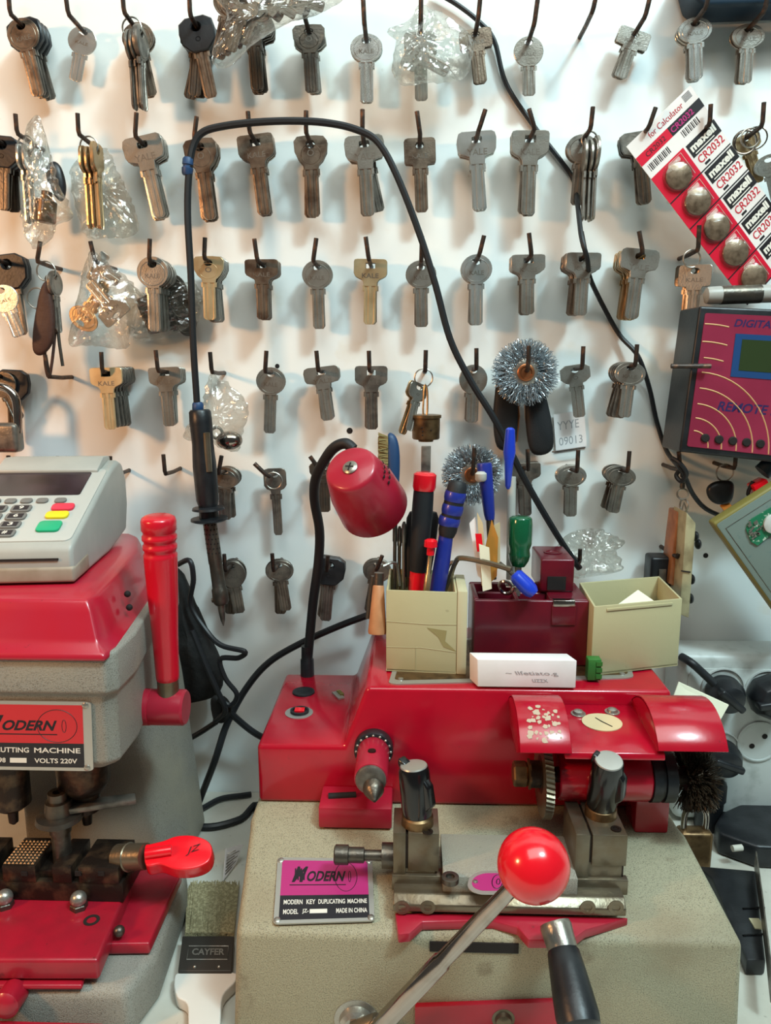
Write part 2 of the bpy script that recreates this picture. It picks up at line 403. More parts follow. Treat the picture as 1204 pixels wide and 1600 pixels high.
def put_key(kind, metal, hole, tilt, s, yaw=0., label='', group=None, stamp=True):
    a, b, st = key_meshes(kind, metal)
    r = bpy.data.objects.new('key', None); COL.objects.link(r); r.empty_display_size = .01
    put(r, hole)
    r.rotation_euler = (0, -tilt, yaw); r.scale = (max(s, .97) * 1.06, s, s); r.rotation_mode = 'XYZ'
    for nm, me in (('bow', a), ('blade', b)) + ((('stamped_lettering', st),) if stamp else ()):
        c = bpy.data.objects.new(nm, me); COL.objects.link(c); c.parent = r
    tag(r, label, 'key', group); return r
HOOKY = -42.0
HOOKS = {
1: [dict(t=(12, -25), b=(16, 23), k=[('round', 'bronze', 1, (60, 150), 0), ('plastic', 'dull_grey', 3, (66, 150), 2)]),
    dict(t=(100, -25), b=(107, 24), k=[('oval', 'steel_bright', 1, (117, 127), 0)]),
    dict(t=(190, -25), b=(194, 21), k=[('round', 'bronze', 2, (236, 150), 2)], ring=dict(c=(209, 50), r=15, n=5, x=(205, 240), kind='round', metal='dull_grey', end=172)),
    dict(t=(295, -22), b=(297, 25), k=[('plastic', 'bronze', 1, (330, 153), 0), ('plastic', 'dark_steel', 3, (303, 150), -8)]),
    dict(t=(385, -25), b=(388, 18), k=[('wide', 'dark_steel', 4, (402, 140), 3)]),
    dict(t=(471, -25), b=(476, 28), k=[('shield', 'dark_steel', 1, (487, 145), 0), ('hex', 'nickel', 2, (492, 146), 1)]),
    dict(t=(566, -25), b=(569, 38), k=[('round', 'steel_bright', 2, (573, 160), 1)]),
    dict(t=(658, -25), b=(657, 34), k=[('square', 'steel_bright', 1, (658, 158), 0)], bag='b1'),
    dict(t=(752, -25), b=(747, 28), k=[('square', 'bronze', 2, (751, 130), 1)]),
    dict(t=(843, -25), b=(834, 40), k=[('oval', 'nickel', 1, (826, 150), 0)]),
    dict(t=(935, -25), b=(925, 20), k=[]),
    dict(t=(1020, -25), b=(1007, 28), k=[('square', 'nickel', 2, (968, 122), 3)]),
    dict(t=(1110, -25), b=(1102, 14), k=[('round', 'steel_bright', 3, (1087, 124), 2)]),
    dict(t=(1203, -25), b=(1193, 20), k=[('round', 'nickel', 2, (1163, 130), 2)])],
2: [dict(t=(-22, 180), b=(-18, 212), k=[('plastic', 'dark_steel', 3, (4, 328), 2)]),
    dict(t=(24, 178), b=(27, 210), k=[], ring=dict(c=(42, 226), r=13, n=2, x=(37, 44), kind='small', metal='steel_bright', end=350)),
    dict(t=(121, 177), b=(123, 211), k=[], ring=dict(c=(146, 243), r=14, n=5, x=(136, 162), kind='small', metal='brass_warm', end=358)),
    dict(t=(213, 176), b=(211, 214), k=[('wide', 'nickel', 4, (249, 340), 2)]),
    dict(t=(307, 182), b=(303, 218), k=[('shield', 'bronze', 4, (328, 343), 2)]),
    dict(t=(387, 174), b=(390, 208), k=[('tee', 'bronze', 3, (413, 336), 2)]),
    dict(t=(478, 173), b=(478, 208), k=[('shield', 'bronze', 2, (490, 339), 1)]),
    dict(t=(566, 171), b=(566, 210), k=[('wide', 'nickel', 2, (576, 337), 0), ('wide', 'dull_grey', 1, (590, 332), 0)]),
    dict(t=(651, 174), b=(656, 210), k=[('square', 'bronze', 2, (659, 331), 1)]),
    dict(t=(758, 171), b=(748, 203), k=[('wide', 'steel_bright', 3, (748, 328), 1)]),
    dict(t=(826, 170), b=(835, 202), k=[('tee', 'nickel', 3, (824, 335), 1)]),
    dict(t=(926, 167), b=(922, 203), k=[('round', 'dull_grey', 2, (902, 320), 2)], ring=dict(c=(926, 218), r=12, n=4, x=(914, 934), kind='round', metal='nickel', end=346)),
    dict(t=(1024, 168), b=(1012, 202), k=[('wide', 'dull_grey', 3, (1008, 318), 2)]),
    dict(t=(1110, 163), b=(1108, 196), k=[]),
    dict(t=(1193, 160), b=(1190, 198), k=[('small', 'brass_warm', 2, (1186, 285), 4)], ring=dict(c=(1163, 222), r=14, n=0, x=(0, 0), kind='small', metal='nickel', end=0))],
3: [dict(t=(-18, 376), b=(-14, 404), k=[('plastic', 'dull_grey', 2, (33, 524), 2)]),
    dict(t=(63, 377), b=(58, 410), k=[], ring=dict(c=(75, 430), r=15, n=4, x=(84, 106), kind='round', metal='dull_grey', end=520)),
    dict(t=(141, 377), b=(149, 410), k=[]),
    dict(t=(234, 373), b=(233, 408), k=[('round', 'nickel', 6, (242, 518), 3)]),
    dict(t=(320, 371), b=(319, 405), k=[('shield', 'pale_gold', 1, (328, 500), 0), ('shield', 'nickel', 4, (336, 503), 1)]),
    dict(t=(397, 373), b=(402, 408), k=[('tee', 'bronze', 4, (411, 499), 1)]),
    dict(t=(494, 372), b=(489, 408), k=[('round', 'nickel', 2, (499, 514), 1)]),
    dict(t=(571, 370), b=(576, 406), k=[('tee', 'pale_gold', 1, (577, 507), 0), ('tee', 'dark_steel', 1, (579, 507), 1)]),
    dict(t=(659, 369), b=(658, 408), k=[('round', 'nickel', 2, (659, 511), 1)]),
    dict(t=(756, 368), b=(748, 400), k=[('round', 'steel_bright', 3, (744, 508), 1)]),
    dict(t=(826, 364), b=(830, 400), k=[('tee', 'nickel', 4, (824, 491), 1)]),
    dict(t=(908, 362), b=(915, 400), k=[('tee', 'nickel', 2, (906, 493), 0), ('tee', 'bronze', 4, (897, 493), 1)]),
    dict(t=(998, 361), b=(1004, 396), k=[('wide', 'nickel', 1, (985, 498), 0), ('tee', 'brass_warm', 6, (985, 499), 2)]),
    dict(t=(1092, 352), b=(1090, 392), k=[], ring=dict(c=(1080, 404), r=13, n=0, x=(0, 0), kind='small', metal='nickel', end=0))],
4: [dict(t=(-30, 552), b=(-26, 588), k=[('oval', 'dark_steel', 2, (30, 655), 4)]),
    dict(t=(70, 554), b=(77, 590), k=[]),
    dict(t=(158, 550), b=(160, 582), k=[('tee', 'pale_gold', 1, (173, 671), 0), ('tee', 'dull_grey', 8, (180, 669), 1)]),
    dict(t=(243, 547), b=(247, 581), k=[('tee', 'nickel', 4, (265, 666), 1)]),
    dict(t=(328, 550), b=(331, 583), k=[]),
    dict(t=(416, 548), b=(414, 582), k=[('round', 'nickel', 1, (421, 677), 0)]),
    dict(t=(494, 548), b=(497, 580), k=[('wide', 'nickel', 3, (512, 657), 1)]),
    dict(t=(576, 548), b=(577, 580), k=[('tee', 'dull_grey', 2, (581, 671), 1)]),
    dict(t=(665, 547), b=(664, 581), k=[], ring=dict(c=(659, 594), r=14, n=0, x=(0, 0), kind='small', metal='nickel', end=0)),
    dict(t=(744, 544), b=(744, 577), k=[('oval', 'nickel', 2, (737, 660), 1)]),
    dict(t=(826, 540), b=(824, 580), k=[]),
    dict(t=(911, 541), b=(909, 576), k=[('hex', 'nickel', 1, (905, 652), 0)]),
    dict(t=(995, 538), b=(992, 572), k=[('round', 'nickel', 1, (975, 652), 0), ('round', 'dull_grey', 4, (966, 654), 5)]),
    dict(t=(1083, 545), b=(1084, 572), k=[])],
5: [dict(t=(13, 712), b=(14, 744), k=[]),
    dict(t=(90, 713), b=(91, 745), k=[]),
    dict(t=(172, 713), b=(173, 745), k=[]),
    dict(t=(255, 710), b=(258, 742), k=[]),
    dict(t=(346, 712), b=(341, 741), k=[('round', 'dull_grey', 3, (352, 812), 3)]),
    dict(t=(397, 724), b=(420, 746), k=[('small', 'dull_grey', 1, (435, 836), 0)], ring=dict(c=(431, 741), r=13, n=0, x=(0, 0), kind='small', metal='nickel', end=0)),
    dict(t=(484, 713), b=(500, 735), k=[('shield', 'dark_steel', 2, (507, 800), 2)]),
    dict(t=(741, 700), b=(738, 742), k=[]),
    dict(t=(824, 702), b=(825, 735), k=[('tee', 'dull_grey', 3, (821, 806), 2)]),
    dict(t=(903, 703), b=(901, 738), k=[('round', 'nickel', 3, (891, 807), 2)]),
    dict(t=(983, 705), b=(980, 738), k=[('round', 'dull_grey', 4, (957, 801), 5)]),
    dict(t=(1060, 706), b=(1062, 736), k=[]),
    dict(t=(1150, 700), b=(1147, 733), k=[], ring=dict(c=(1125, 748), r=13, n=0, x=(0, 0), kind='small', metal='nickel', end=0))],
6: [dict(t=(350, 866), b=(352, 893), k=[('oval', 'dull_grey', 1, (374, 958), 0), ('oval', 'dark_steel', 2, (360, 960), -4)]),
    dict(t=(425, 865), b=(427, 893), k=[('round', 'dull_grey', 1, (447, 954), 0), ('round', 'dark_steel', 1, (440, 960), 0)]),
    dict(t=(512, 868), b=(510, 893), k=[('plastic', 'dull_grey', 2, (508, 970), 2)]),
    dict(t=(597, 868), b=(588, 892), k=[('round', 'dull_grey', 2, (583, 960), 6)]),
    dict(t=(906, 858), b=(905, 880), k=[]),
    dict(t=(1058, 866), b=(1058, 872), k=[])],
}
def lab_hook(row, i):
    k = i - (1 if row in (2, 3, 4) else 0)
    return f'{ORD[k]} hook from left, {ROWW[row]} row' if k else f'cut off by the left edge, {ROWW[row]} row'
RODS = {}
for row, hs in HOOKS.items():
    for i, h in enumerate(hs, 1):
        bend = at(*h['b'], HOOKY); tip = at(*h['t'], HOOKY - 1.5)
        RODS[(row, i)] = bend
        mid = bend + V(0, 5, .5)
        mb = MB().tube([bend + V(0, -HOOKY + .5, 0), bend + V(0, 22, -.3), mid, bend + V(0, 1.4, .6), bend + (tip - bend).normalized() * 3.2 + V(0, -.3, 0), tip], 1.75, 8)
        o = mb.build('wall_hook', 'iron'); o.name = 'wall_hook'
        tag(o, f'bent dark iron hook, {lab_hook(row, i)}', 'hook', 'bent iron hooks in rows on the wall')
        tot = sum(s[2] for s in h['k'])
        y = -max(15.0, min(35.0, 8 + 4.4 * tot)) ; idx = 0
        for kind, metal, n, end, fan in h['k']:
            thk = 6.2 if kind == 'plastic' else 4.4
            if tot and abs(y) < 8 + thk * n: pass
            for j in range(n):
                s0 = bend.copy(); hole = V(s0.x, y, s0.z - 1.4)
                v = at(*end, y if j == 0 else yy) - hole; yy = y
                if j == 0: base = math.atan2(v.x, -v.z); sc = math.hypot(v.x, v.z) / BL
                t = base + R(fan) * (0 if n == 1 or j == 0 else ((-1) ** j) * (j + 1) / n + random.uniform(-.3, .3)) + (random.uniform(-.03, .03) if idx else 0)
                front = idx == 0
                wd = f'{METAL[metal]} {SHAPE[kind]}' if kind != 'plastic' else 'black plastic-headed'
                if front: lb, g = f'{wd} front key, {lab_hook(row, i)}', None
                elif n == 1 or j == 0 and n == 1: lb, g = f'{wd} key behind another, {lab_hook(row, i)}', None
                else: lb, g = f'{wd} key in the stack, {lab_hook(row, i)}', f'{wd} keys stacked on {lab_hook(row, i)}'
                if j == 0 and n > 1 and not front: pass
                put_key(kind, metal, hole, t, sc * random.uniform(.985, 1.0) if idx else sc, random.uniform(-.03, .03), lb, g, front)
                y += thk if thk > 5 and abs(y) > 9 else min(thk, max(2.3, (abs(y) - 3.0) / max(1, tot - idx))); idx += 1
        rg = h.get('ring')
        if rg:
            Yr = -max(14, abs(y) + 3) if tot and abs(y) > 12 else -30.0
            rr = rg['r'] * pxs(Yr, rg['c'][1]) 
            cx = at(*rg['c'], Yr); cz = bend.z + 1.75 + .7 - rr
            c = V(bend.x * .55 + cx.x * .45, Yr, cz); c.x = max(bend.x - 5, min(bend.x + 5, c.x))
            o = MB().torus(c, (0, 1, 0), rr, .65, 32, 6).build('key_ring', 'nickel')
            tag(o, f'thin wire key ring, {lab_hook(row, i)}', 'key ring')
            h['rc'] = (c, rr)
            for j in range(rg['n']):
                px = rg['x'][0] + (rg['x'][1] - rg['x'][0]) * j / max(1, rg['n'] - 1)
                yk = Yr
                X = at(px, rg['c'][1] + rg['r'], yk).x
                X = max(c.x - rr * .85, min(c.x + rr * .85, X)); dz = math.sqrt(max(0, rr * rr - (X - c.x) ** 2))
                hole = V(X, yk, c.z - dz - .5)
                e = at(px, rg['end'] - 2 * (j % 2), yk); v = e - hole
                put_key(rg['kind'], rg['metal'], hole, random.uniform(-.03, .03), abs(v.z) / BL, R(90 + random.uniform(-9, 6)),
                        f"{METAL[rg['metal']]} key seen edge-on, on the ring, {lab_hook(row, i)}", f'edge-on keys on the ring of {lab_hook(row, i)}', False)

# ------------------------------------------------------------------ right-hand key duplicating machine
dup = thing('key_duplicating_machine', 'red and beige key duplicating machine with pink nameplate standing on the right of the bench', 'key machine')
zt_b, zt_f, Yb, Yf, Yr = -297.0, -318.0, -172.0, -272.0, -46.0      # base top: back height, front height; depths
bl = at(400, 1262, Yb); br = at(1043, 1292, Yb); fl = at(369, 1470, Yf); fr = at(1164, 1458, Yf)
mb = MB()
def base_ring(Y, x0, x1, zt): return [V(x0 - 4, Y, TZ), V(x1 + 3, Y, TZ), V(x1, Y, zt), V(x0, Y, zt)]
mb.loft([base_ring(Yf, fl.x, fr.x, zt_f), base_ring(-196, bl.x + 1, br.x + 3, zt_b - 2.2), base_ring(-190, bl.x, br.x, zt_b), base_ring(Yr, bl.x, br.x, zt_b)])
base = mb.build('base_casting', 'cast_beige', dup, bev=4.5, seg=4)
# red motor housing: stepped outline with a sloping shoulder, extruded towards the wall
def hz(px, py): p = at(px, py, Yb); return p
pts = [hz(400, 1268), hz(401, 1164), hz(537, 1160), hz(572, 1082), hz(1050, 1080), hz(1052, 1268)]
zlow, ztop = pts[1].z, pts[4].z
pts[0].z = pts[5].z = zt_b + .2; pts[2].z = zlow; pts[3].z = ztop
pts[0].x = pts[1].x; pts[5].x = pts[4].x
mb = MB().prism(pts, (0, 127, 0))
mb.build('motor_housing', 'red_enamel', dup, bev=3.2, seg=3)
q = Quad(atz(606, 1071, ztop), atz(990, 1061, ztop), atz(628, 1000, ztop), atz(972, 996, ztop)); q.n = V(0, 0, 1)
tray = MB(); q.poly(tray, rrect(0, 0, 1, 1, .05), 0, .9)
tray = tray.build('top_tray', 'plate_silver', dup)
mb = MB(); q.poly(mb, rrect(.02, .07, .98, .95, .04), .9, 1.1); mb.build('tray_print', 'brass_lock', tray)
for u in (.045, .955):
    p = q.p(u, .09, .9); MB().lathe(p, (0, 0, 1), [(0, 2), (.8, 1.8), (1.2, .8)], 14).build('screw', 'nickel', tray)
# low left step: knobs, switch
def disc(px, py, z, r, h, m, name, par, prof=None):
    p = atz(px, py, z); return MB().lathe(p, (0, 0, 1), prof or [(0, r), (h * .7, r), (h, r * .86)], 28).build(name, m, par)
disc(474, 1082, zlow, 8.6, 1.6, 'black_plastic', 'button', dup, [(0, 9), (1.2, 8.8), (1.6, 7.5), (1.0, 5), (.9, .1)])
sw = disc(467, 1114, zlow, 10.5, .8, 'plate_silver', 'power_switch', dup)
p = atz(468, 1114, zlow)
MB().lathe(p + V(0, 0, .6), (0, 0, 1), [(0, 7), (2, 7), (2, 5.4), (.9, 5.2)], 28).build('switch_collar', 'black_plastic', sw)
MB().box(p + V(0, 0, 2.2), (7.5, 5.4, 2.2), Matrix.Rotation(R(7), 3, 'X')).build('rocker', 'red_plastic', sw, bev=.4)
# lower red bracket with slot
zb = at(550, 1228, Yb).z
a, b = atz(497, 1262, zb), atz(612, 1262, zb)
br_ = MB().box(((a.x + b.x) / 2, (Yb + a.y) / 2, (zb + zt_b) / 2 - .5), (b.x - a.x, abs(a.y - Yb), zb - zt_b + 1)).build('bracket', 'red_faded', dup, bev=1.2)
a, b = atz(508, 1245, zb), atz(556, 1243, zb)
MB().tube([a + V(2, 0, 0), b], 2.6, 10).build('slot', 'hole_dark', br_)
# key tracer spindle pointing at the viewer
s0 = at(584, 1165, Yb); z = s0.z
tr = MB().cyl(s0, s0 + V(0, -9, 0), 13.2, seg=36).build('tracer_collar', 'black_plastic', dup, bev=1.2)
mb = MB()
for i in range(16):
    a = 2 * math.pi * i / 16; mb.ball(s0 + V(11.6 * math.cos(a), -9, 11.6 * math.sin(a)), 1, 8, 6)
mb.build('index_dot', 'nickel', tr)
MB().cyl(s0 + V(0, -8, 0), s0 + V(0, -44, 0), 10.8, 10.6, 36).build('tracer_barrel', 'red_faded', dup, bev=1.0)
MB().cyl(s0 + V(0, -28, 9.5), s0 + V(0, -28, 11.3), 2.6, seg=16).build('set_screw', 'oily_steel', dup)
MB().lathe(s0 + V(0, -43.5, 0), (0, -1, 0), [(0, 9.8), (2, 9.6), (3, 8), (3.4, 5)], 30).build('tracer_end', 'dull_grey', dup)
MB().lathe(s0 + V(1.5, -44, -3.5), (.12, -1, -.35), [(0, 6.6), (5, 6.6), (7, 5.6), (11, 2.6), (13, 1.0)], 18).build('tracer_point', 'dark_steel', dup)
# motor drum (horizontal), pulleys, cutter disc, wire wheel
dc = at(940, 1211, -205.0); yd, zd = dc.y, dc.z
def dx(px, Y=-205.0, py=1211): return at(px, py, Y).x
MB().lathe((dx(868), yd, zd), (1, 0, 0), [(0, 14.5), (1.5, 15.6), (dx(1010) - dx(868) - 1.5, 15.6), (dx(1010) - dx(868), 14.8)], 40).build('spindle_housing', 'red_enamel', dup)
MB().lathe((dx(1010), yd, zd), (1, 0, 0), [(0, 14), (.5, 16), (6, 16), (6.4, 14.4), (8, 14.4), (8.4, 16), (15, 16), (16, 12)], 40).build('spindle_pulley', 'black_plastic', dup)
MB().cyl((dx(812), yd, zd), (dx(1108), yd, zd), 5, seg=20).build('spindle_shaft', 'oily_steel', dup)
MB().box((dx(1030), -184, (zd + zt_b) / 2 - 4), (22, 26, zd - zt_b - 4)).build('spindle_support', 'red_enamel', dup, bev=1.5)
# toothed cutter disc
mb = MB(); n = 96; cx = dx(850); cz = zd - 3
rr = [24.5 if i % 2 else 23.0 for i in range(n)]
def crn(x, f=1., off=0): return [V(x, yd + f * r * math.cos(2 * math.pi * (i + off) / n), cz + f * r * math.sin(2 * math.pi * (i + off) / n)) for i, r in enumerate(rr)]
mb.loft([crn(cx - 2.6, .7), crn(cx - 2.6), crn(cx + 2.6, 1, .8), crn(cx + 2.6, .7, .8)])
mb.build('cutter_wheel', 'ground_steel', dup, smooth=20)
MB().lathe((cx - 10, yd, cz + 3), (1, 0, 0), [(0, 6), (.5, 8.5), (7, 8.5), (7.5, 13), (9, 13)], 30).build('arbor_flange', 'oily_steel', dup)
MB().lathe((cx - 20, yd, cz + 3), (1, 0, 0), [(0, 7), (1, 8), (8, 8), (9, 7), (9.5, 9.5), (11, 9.5)], 6).build('arbor_nut', 'brass_lock', dup, smooth=20)
# wire deburring wheel at the right end
def wire_wheel_mesh(c, ax, r0, r1, wid, n, rad, seed):
    rnd = random.Random(seed); a, b, k = frame(ax); c = Vector(c); mb = MB()
    for i in range(n):
        th = rnd.uniform(0, 2 * math.pi); rL = r1 * rnd.uniform(.90, 1.0); off = rnd.uniform(-1, 1) * wid / 2; ph = rnd.uniform(0, 6)
        t2 = th + rnd.uniform(-.05, .05); o2 = off * rnd.uniform(1., 1.5); pts = []
        for q in range(6):
            f = q / 5; rr_ = r0 + (rL - r0) * f; tt = th + (t2 - th) * f + .018 * math.sin(q * 2.3 + ph)
            pts.append(c + (a * math.cos(tt) + b * math.sin(tt)) * rr_ + k * (off * .6 + (o2 - off * .6) * f + .5 * math.cos(q * 2.1 + ph)))
        mb.tube(pts, rad, 3)
    return mb
wire_wheel_mesh((dx(1084), yd, zd - 1), (1, 0, 0), 6, 21, 16, 1500, .22, 5).build('deburring_brush', 'wire_dark', dup)
MB().cyl((dx(1070), yd, zd - 1), (dx(1098), yd, zd - 1), 8, seg=24).build('deburring_hub', 'oily_steel', dup)
# guard: flat saddle plate with two curved hoods
zg = at(940, 1100, Yb).z
gw = MB()
x0, x1 = dx(868, -200, 1130), dx(1016, -200, 1130)
prof = [V(0, -173, zg), V(0, -200, zg - .8), V(0, -222, zg - 2.5), V(0, -230, zg - 5), V(0, -231, zg - 9), V(0, -229, zg - 9), V(0, -221, zg - 6), V(0, -199, zg - 4.0), V(0, -173, zg - 4)]
gw.loft([[V(x0, p.y, p.z) for p in prof], [V(x1, p.y, p.z) for p in prof]])
guard = gw.build('guard_plate', 'red_enamel', dup, bev=.8)
def hood(pxl, pxr, rad, name, drop0, drop1, cy=-202.0, dz=0):
    xa, xb = dx(pxl, -205, 1130), dx(pxr, -205, 1130); mb = MB(); c = V(0, cy, zd + dz); n = 12
    ang = [R(drop0 + (drop1 - drop0) * i / n) for i in range(n + 1)]
    def arc(r, x): return [V(x, c.y - r * math.sin(t), c.z + r * math.cos(t)) for t in ang]
    rings = []
    for x in (xa, xb):
        rings.append(arc(rad, x) + list(reversed(arc(rad - 2, x))))
    mb.loft(rings)
    # left side web
    s = arc(rad - .5, xa) + [V(xa, c.y - 16, c.z + 10), V(xa, c.y + 12, c.z + 14)]
    mb.prism(s, (1.6, 0, 0))
    return mb.build(name, 'red_enamel', dup, bev=.5)
h1 = hood(803, 880, 38, 'cutter_hood', -46, 60, -200, 10)
h2 = hood(1008, 1112, 38, 'wheel_hood', -46, 58, -200, 11)
mb = MB(); rnd = random.Random(3)                                  # worn patches on the hood and a round sticker on the plate
xa, xb = dx(818, -205, 1130), dx(866, -205, 1130)
for i in range(46):
    t = R(rnd.gauss(30, 9)); x = rnd.uniform(xa, xb); r = 38.1
    p = V(x, -200 - r * math.sin(t), zd + 10 + r * math.cos(t)); ax = V(0, -math.sin(t), math.cos(t)); a, b, c = frame(ax)
    k = rnd.uniform(.6, 2.4); n_ = rnd.randint(5, 8)
    ring_ = [p + (a * math.cos(2 * math.pi * j / n_) + b * math.sin(2 * math.pi * j / n_)) * k * rnd.uniform(.5, 1.2) for j in range(n_)]
    mb.loft([ring_, [v + ax * .12 for v in ring_]])
mb.build('bare_patch', 'chip_paint', h1)
gn = V(0, -.06, 1).normalized()
p = onpl(940, 1129, V(0, -200, zg - .8), gn)
a = V(1, 0, 0); b = gn.cross(a)
st = MB(); ringp = [p + a * 12.6 * math.cos(2 * math.pi * i / 36) + b * 11 * math.sin(2 * math.pi * i / 36) for i in range(36)]
st.loft([[v - gn * 1.2 for v in ringp], [v + gn * .5 for v in ringp]]); st = st.build('round_sticker', 'card_tan', guard)
MB().tube([p + gn * .6 - a * 3 + b * 5, p + gn * .7, p + gn * .6 + a * 5 - b * 6], .35, 5).build('scratch', 'hole_dark', st)
for px, py in ((903, 1115), (956, 1112)):
    p = onpl(px, py, V(0, -200, zg - .8), gn)
    MB().lathe(p - gn * .6, gn, [(0, 4.8), (.9, 4.8), (1, 3.6), (2.6, 3.0), (3.4, 1.2)], 20).build('guard_screw', 'nickel', guard)
# nameplate on the sloping top
pn = Vector((0, (zt_b - 2.2 - zt_f) * -1, 85.0)); pn = V(0, -(zt_b - 2.2 - zt_f), 85).normalized(); pp = V(0, -196, zt_b - 2.2)
q = Quad(onpl(427, 1445, pp, pn), onpl(585, 1440, pp, pn), onpl(434, 1341, pp, pn), onpl(581, 1343, pp, pn))
def modern_plate(q, par, top, lines, screws=True, logo=(.17, .66, .80, .82), rg=None):
    mb = MB(); q.poly(mb, rrect(0, 0, 1, 1, .04), -.2, .8); npl = mb.build('nameplate', 'plate_silver', par)
    mb = MB(); q.slab(mb, .05, .40, .95, .95, .8, .95); mb.build('colour_field', top, npl)
    mb = MB(); q.slab(mb, .05, .05, .95, .40, .8, .95); mb.build('black_field', 'plate_black', npl)
    mb = MB(); u0, v0, u1, v1 = logo; w_ = u1 - u0
    q.text(mb, 'M', u0, v0, u0 + w_ * .30, v1 + .05, 1.02, shear=.5, bold=.045)
    q.text(mb, 'ODERN', u0 + w_ * .28, v0 + .01, u1, v1 - .02, 1.02, shear=.35, bold=.035)
    for i in range(4): q.slab(mb, u0 + w_ * (.05 + .055 * i), v0 + .03, u0 + w_ * (.075 + .055 * i), v1 + .02, .98, 1.04)
    q.slab(mb, u0 - .02, v0 - .05, u1, v0 - .035, .96, 1.02)
    q.line(mb, ell(u1 + .0, (v0 + v1) / 2 - .01, .115, .235, 36), .22, .95, 4, True)
    q.line(mb, ell(u1 + .04, (v0 + v1) / 2 - .01, .012, .09, 16), .2, .95, 4, True)
    mb.build('logo', 'print_black', npl)
    mb = MB()
    for l in lines: q.text(mb, *l, h=1.02, bold=.018)
    if rg: q.slab(mb, *rg, .95, 1.05)
    mb.build('lettering', 'print_white', npl)
    if screws:
        for u in (.035, .965):
            for v in (.05, .95):
                MB().lathe(q.p(u, v, .7), q.n, [(0, 2), (.5, 1.9), (1, 1)], 14).build('rivet', 'nickel', npl)
modern_plate(q, dup, 'plate_pink', [('MODERN', .09, .265, .28, .335), ('KEY', .32, .265, .41, .335), ('DUPLICATING', .44, .265, .71, .335), ('MACHINE', .735, .265, .93, .335),
             ('MODEL', .09, .125, .24, .195), ('JZ-', .28, .125, .345, .195), ('MADE IN CHINA', .62, .125, .93, .195)], logo=(.16, .60, .72, .80), rg=(.355, .13, .53, .19))
# carriage: red tongue, steel rail, grey slide, two jaws
def bxz(x0, x1, y0, y1, z0, z1): return ((x0 + x1) / 2, (y0 + y1) / 2, (z0 + z1) / 2), (abs(x1 - x0), abs(y1 - y0), abs(z1 - z0))
Yj = -250.0; zj0 = at(650, 1385, Yj).z; zj1 = at(650, 1300, Yj).z
def X(px, Y=Yj, py=1340): return at(px, py, Y).x
zr1 = at(700, 1388, -255).z; zr0 = at(700, 1426, -265).z
# tongue (curved front edge) on the base
pt = [(617, 1424), (975, 1418), (940, 1445), (915, 1452), (893, 1468), (825, 1468), (808, 1448), (770, 1438), (660, 1440), (640, 1458), (622, 1460)]
zt0 = zt_f + 1.4
P = [atz(a_, b_, zt0 + 6) for a_, b_ in pt]; P[0].y = P[1].y = -262
cr = MB().loft([[V(p.x, p.y, zt0 + .2) for p in P], [V(p.x, p.y, zt0 + 6) for p in P]]).build('carriage_plate', 'red_faded', dup, bev=.8)
mb = MB().box(*bxz(X(672, -282, 1460), X(815, -282, 1460), Yf + 4, Yf - .8, zt_f - 9, zt_f - 3)); mb.build('base_slot', 'hole_dark', dup)
mb = MB(); yA, yB = -236, -265
rx0, rx1 = X(614, -262, 1405), X(977, -262, 1405)
mb.loft([[V(x, yB, zr0), V(x, yA, zr0), V(x, yA, zr1), V(x, yB + 5, zr1), V(x, yB, zr1 - 4)] for x in (rx0, rx1)])
rail = mb.build('rail', 'ground_steel', dup, bev=.7)
for px in (628, 668, 918, 962):
    p = at(px, 1418, yB); MB().lathe(p + V(0, .3, 0), (0, -1, 0), [(0, 4.4), (.5, 4.4), (.5, 2.4), (.1, 2.3)], 18).build('rail_screw', 'ground_steel', rail)
zs = at(790, 1310, -220).z
mb = MB().box(*bxz(X(690, -240), X(893, -240), -216, -258, zr1 - 2, zs)); sl = mb.build('slide_block', 'cast_grey', dup, bev=.8)
def ztop_pt(px, py, z=None): return atz(px, py, zs if z is None else z)
p = ztop_pt(703, 1377); MB().lathe(p, (0, 0, 1), [(0, 5), (3, 5), (3.2, 4.4), (3.2, 2.6), (1.5, 2.5)], 20).build('cap_screw', 'dark_steel', sl)
a, b, c_, d_ = ztop_pt(727, 1398), ztop_pt(800, 1398), ztop_pt(735, 1362), ztop_pt(800, 1362)
qs = Quad(a, b, c_, d_); qs.n = V(0, 0, 1)
mb = MB(); qs.poly(mb, rrect(0, 0, 1, 1, .42, 8), 0, .6); badge = mb.build('badge', 'plate_silver', sl)
mb = MB(); qs.poly(mb, rrect(.09, .12, .94, .88, .35, 8), .6, .8); mb.build('badge_field', 'plate_pink', badge)
mb = MB(); qs.line(mb, ell(.66, .5, .12, .3, 24), .25, .9, 4, True); qs.line(mb, ell(.68, .5, .04, .12, 16), .25, .9, 4, True); mb.build('badge_mark', 'print_black', badge)
MB().lathe(qs.p(.16, .5, .7), (0, 0, 1), [(0, 1.6), (.5, 1.5), (.8, .6)], 12).build('rivet', 'nickel', badge)
